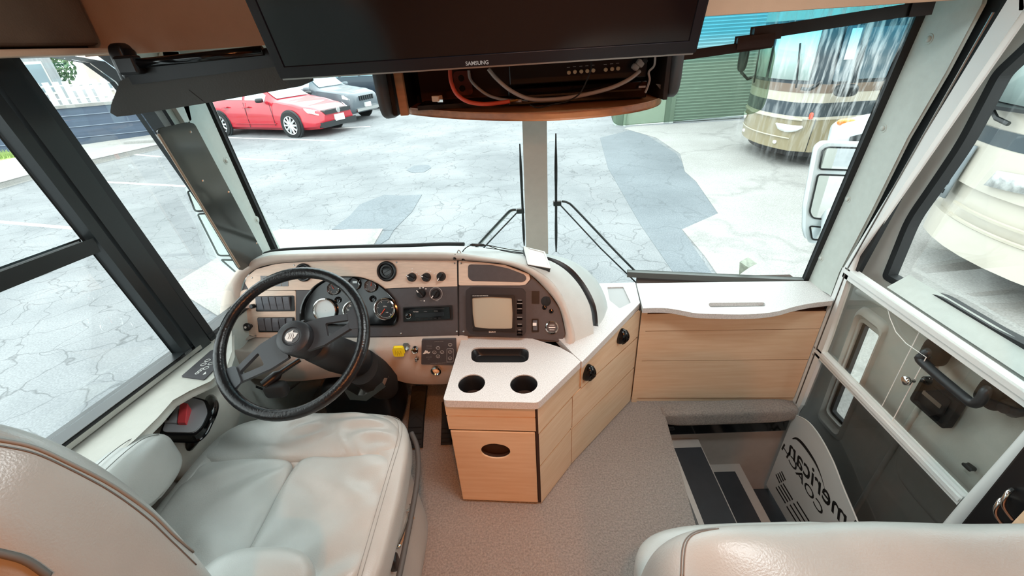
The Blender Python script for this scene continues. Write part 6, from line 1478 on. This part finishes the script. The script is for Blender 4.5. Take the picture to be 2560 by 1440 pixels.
t = motorhome('tan_motorhome', 'gold and cream motorhome with dark stripes parked ahead on the right', X1, Y0, Y1,
    [('undertray', -.70, -.58, M['black'], .12), ('lower_skirt', -.58, -.02, TAN, .0), ('pinstripe', -.02, .03, CREAM, -.006), ('stripe_dark', .03, .26, DK, 0), ('stripe_cream', .26, .42, CREAM, .004), ('stripe_brown', .42, .56, BRN, .0), ('upper_body', .56, 1.55, DK, .03), ('roof_cap', 1.55, 2.3, CREAM, .03)], 2.3, 0, 0, 0, bulge=.30)
# front windshield (two panes) and side glass
def rv_front(t, x0, y0, y1, bulge, z0, z1, panes=2, gm=None, dx=.02, inset=.03):
    for q in range(panes):
        v0, v1 = -1+2*q/panes+.06, -1+2*(q+1)/panes-.06; rr = []
        for k in range(7):
            v = (v0+(v1-v0)*k/6)*.92; y = (y0+y1)/2+v*((y1-y0)/2-inset); x = x0+inset-bulge*(1-v*v)-dx; rr.append([V((x, y, z0)), V((x, y, z1))])
        MB().loft(rr).build('windshield', gm or mat('pale_reflecting_glass', '#b9cfcb', .06, spec=.9), t, smooth=180, solid=.02)
rv_front(t, X1, Y0, Y1, .30, .62, 1.42)
FSd = Frame((X1, Y0, 0), (1, 0, 0), (0, 0, 1))
for (u0_, u1_, z0_, z1_) in [(.22, .50, .60, 1.42), (.62, 2.1, .62, 1.38), (2.4, 4.2, .66, 1.38)]:
    MB().plate(FSd, rounded([(u0_, z0_), (u1_, z0_), (u1_, z1_), (u0_, z1_)], .05), .0, .015).build('side_window', DARKGL, t)
MB().plate(FSd, [(.30, .93), (.46, .93), (.46, 1.38), (.30, 1.38)], .015, .02).build('window_shade', M['white'], t)
MB().plate(FSd, [(.09, -.58), (.10, -.58), (.13, .0), (.12, .0)], .0, .008).build('panel_seam', M['charframe'], t)
MB().cushion(FSd.at(.03, .06, .0), (.06, .06, .12), e=3, n=6).build('marker_light', mat('marker_red', '#e2583e', .2), t, smooth=180)
MB().plate(FSd, rounded([(.42, -.48), (.66, -.48), (.66, -.40), (.42, -.40)], .02), 0, .02).build('emblem', M['chrome'], t)
# headlight, tow light and bumper crease on the nose
def nose(v, z, off=.01, ins=0): y = (Y0+Y1)/2+v*((Y1-Y0)/2); return V((X1-.30*(1-v*v)-off+(.35*max(0, abs(v)-.8)**2*12), y, z))
for s in (-1, 1):
    b = MB(); b.loft([[nose(s*(.52+.4*k/8), -.15-.10*math.sqrt(max(0, 1-(2*k/8-1)**2)), .015), nose(s*(.52+.4*k/8), -.15+.03, .03)][:] for k in range(9)]); b.build('headlight', M['headlamp'], t, smooth=180, solid=.03)
    MB().cushion(nose(s*.55, -.47, .0), (.05, .10, .07), e=2.5, n=8).build('fog_light', M['headlamp'], t, smooth=180)
MB().tube([nose(v/10, -.02, .015) for v in range(-9, 10)], .02, 5).build('bumper_crease', CREAM, t); MB().tube([nose(v/10, -.36, .01) for v in range(-8, 9)], .012, 5).build('bumper_crease', CREAM, t)
for s in (-.75, .35):
    MB().tube([nose(s, .50, .06), nose(s+.12, 1.2, .05)], .016, 5).build('wiper_arm', M['charframe'], t)
mm = smooth_line([nose(-.97, .62, .05)+V((0, -.02, 0)), nose(-.97, .50, .2), nose(-.97, .52, .35)], 4)
MB().tube(mm, .03, 6).build('mirror_arm', M['charframe'], t, smooth=180); MB().cushion(FSd.at(.35, .48, .22), (.34, .24, .2), e=3, n=8).build('mirror_head', M['charframe'], t, smooth=180)
far_m = nose(1.0, .60, .35); MB().cushion(far_m+V((-.05, .1, .35)), (.2, .14, .62), e=3, n=8).build('mirror_head', M['charframe'], t, smooth=180)
MB().tube([far_m+V((-.05, .1, .05)), far_m+V((.1, .05, -.10)), far_m+V((.35, -.05, .0))], .035, 6).build('mirror_arm', M['charframe'], t)
for x in (X1+1.6,):
    for y in (Y0+.12, Y1-.12):
        fw = Frame((x, y, G+.48), (1, 0, 0), (0, 0, 1)); MB().lathe(fw, [(.48, -.12), (.5, .0), (.48, .12), (.26, .13), (.24, .08), (.001, .08)], 28).build('wheel', M['rubber'], t, smooth=40)
X2, Z0_, Z1_ = 4.75, 2.35, 4.85
WHT = mat('ivory_paint', '#c9c3b6', .28, coat=.6)
t = motorhome('ivory_motorhome', 'ivory motorhome nose with a slotted vent seen through the entry door glass', X2, Z0_, Z1_,
    [('undertray', -.72, -.48, M['black'], .35), ('bumper_lower', -.60, -.32, WHT, .0), ('bumper_upper', -.32, .02, WHT, .05), ('body', .02, .42, WHT, .0), ('stripe_dark', .42, .56, DK, -.004), ('cowl', .56, .72, WHT, .02), ('upper_body', .72, 1.9, DK, .04), ('roof_cap', 1.9, 2.3, WHT, .03)], 2.3, 0, 0, 0, bulge=.42)
rv_front(t, X2, Z0_, Z1_, .42, .77, 1.85, 2, inset=.04)
def nose2(v, z, off=.012): y = (Z0_+Z1_)/2+v*((Z1_-Z0_)/2); return V((X2-.42*(1-v*v)-off+(.35*max(0, abs(v)-.8)**2*12), y, z))
grp = MB(); rr = []
for k in range(7):
    v = .30+.30*k/6; rr.append([nose2(v, .02-.0*v, .02), nose2(v, .38, .02)])
def vp2(a, b_, off=.03): # a: 0 left edge .. 1 right edge, b_: 0 bottom .. 1 top
    v = (.90)*(1-a)+(.615+(.515-.615)*b_)*a; z = (-.22+.57*b_)*(1-a)+(-.18+.56*b_)*a; return nose2(v, z, off)
vg = MB(); vg.loft([[vp2(a/6, b_/4) for b_ in range(5)] for a in range(7)]); vo = vg.build('vent_panel', mat('vent_grey', '#8d979c', .4), t, smooth=60, solid=.02)
for j in range(5):
    z0_ = .08+.175*j; MB().loft([[vp2(.05+.78*a/6, z0_, .045), vp2(.05+.78*a/6, z0_+.085, .045)] for a in range(7)]).build('vent_slot', M['charframe'], vo, solid=.012)
b = MB(); b.loft([[nose2(.26-.06*k/8-.24*k/8, .10+.03*k/8, .03), nose2(.21-.26*k/8, .25+.03*k/8, .03)] for k in range(9)]); b.build('headlight', mat('headlamp_clear', '#c9cdcc', .08, coat=1, var=.5, scale=18), t, smooth=180, solid=.03)
for z in (-.18, -.30): MB().tube([nose2(v/10-.1, z+.03*(v/10)**2, .0) for v in range(-8, 7)], .018, 5).build('bumper_crease', CREAM, t)
MB().tube([nose2(.58, .75, .05), nose2(.40, .66, .08), nose2(.30, .63, .05)], .02, 6).build('wiper_arm', M['charframe'], t)
MB().plate(Frame((X2-.46, 3.6, 0), (0, -1, 0), (0, 0, 1)), [rect(0, .745, 2.0, .03)], -.4, .0).build('windshield_gasket', M['charframe'], t)
# ---------------------------------------------------------------- repeats share a group phrase
for base, phrase in {'windshield_wiper': 'windshield wipers', 'side_mirror': 'exterior mirrors', 'asphalt_patch': 'asphalt patches on the lot', 'round_shrub': 'shrubs beyond the wall', 'dash_wire': 'wires on the dash top', 'visor_arm': 'visor support arms'}.items():
    for o in SC.objects:
        if o.parent is None and o.name.split('.')[0] == base: o['group'] = phrase
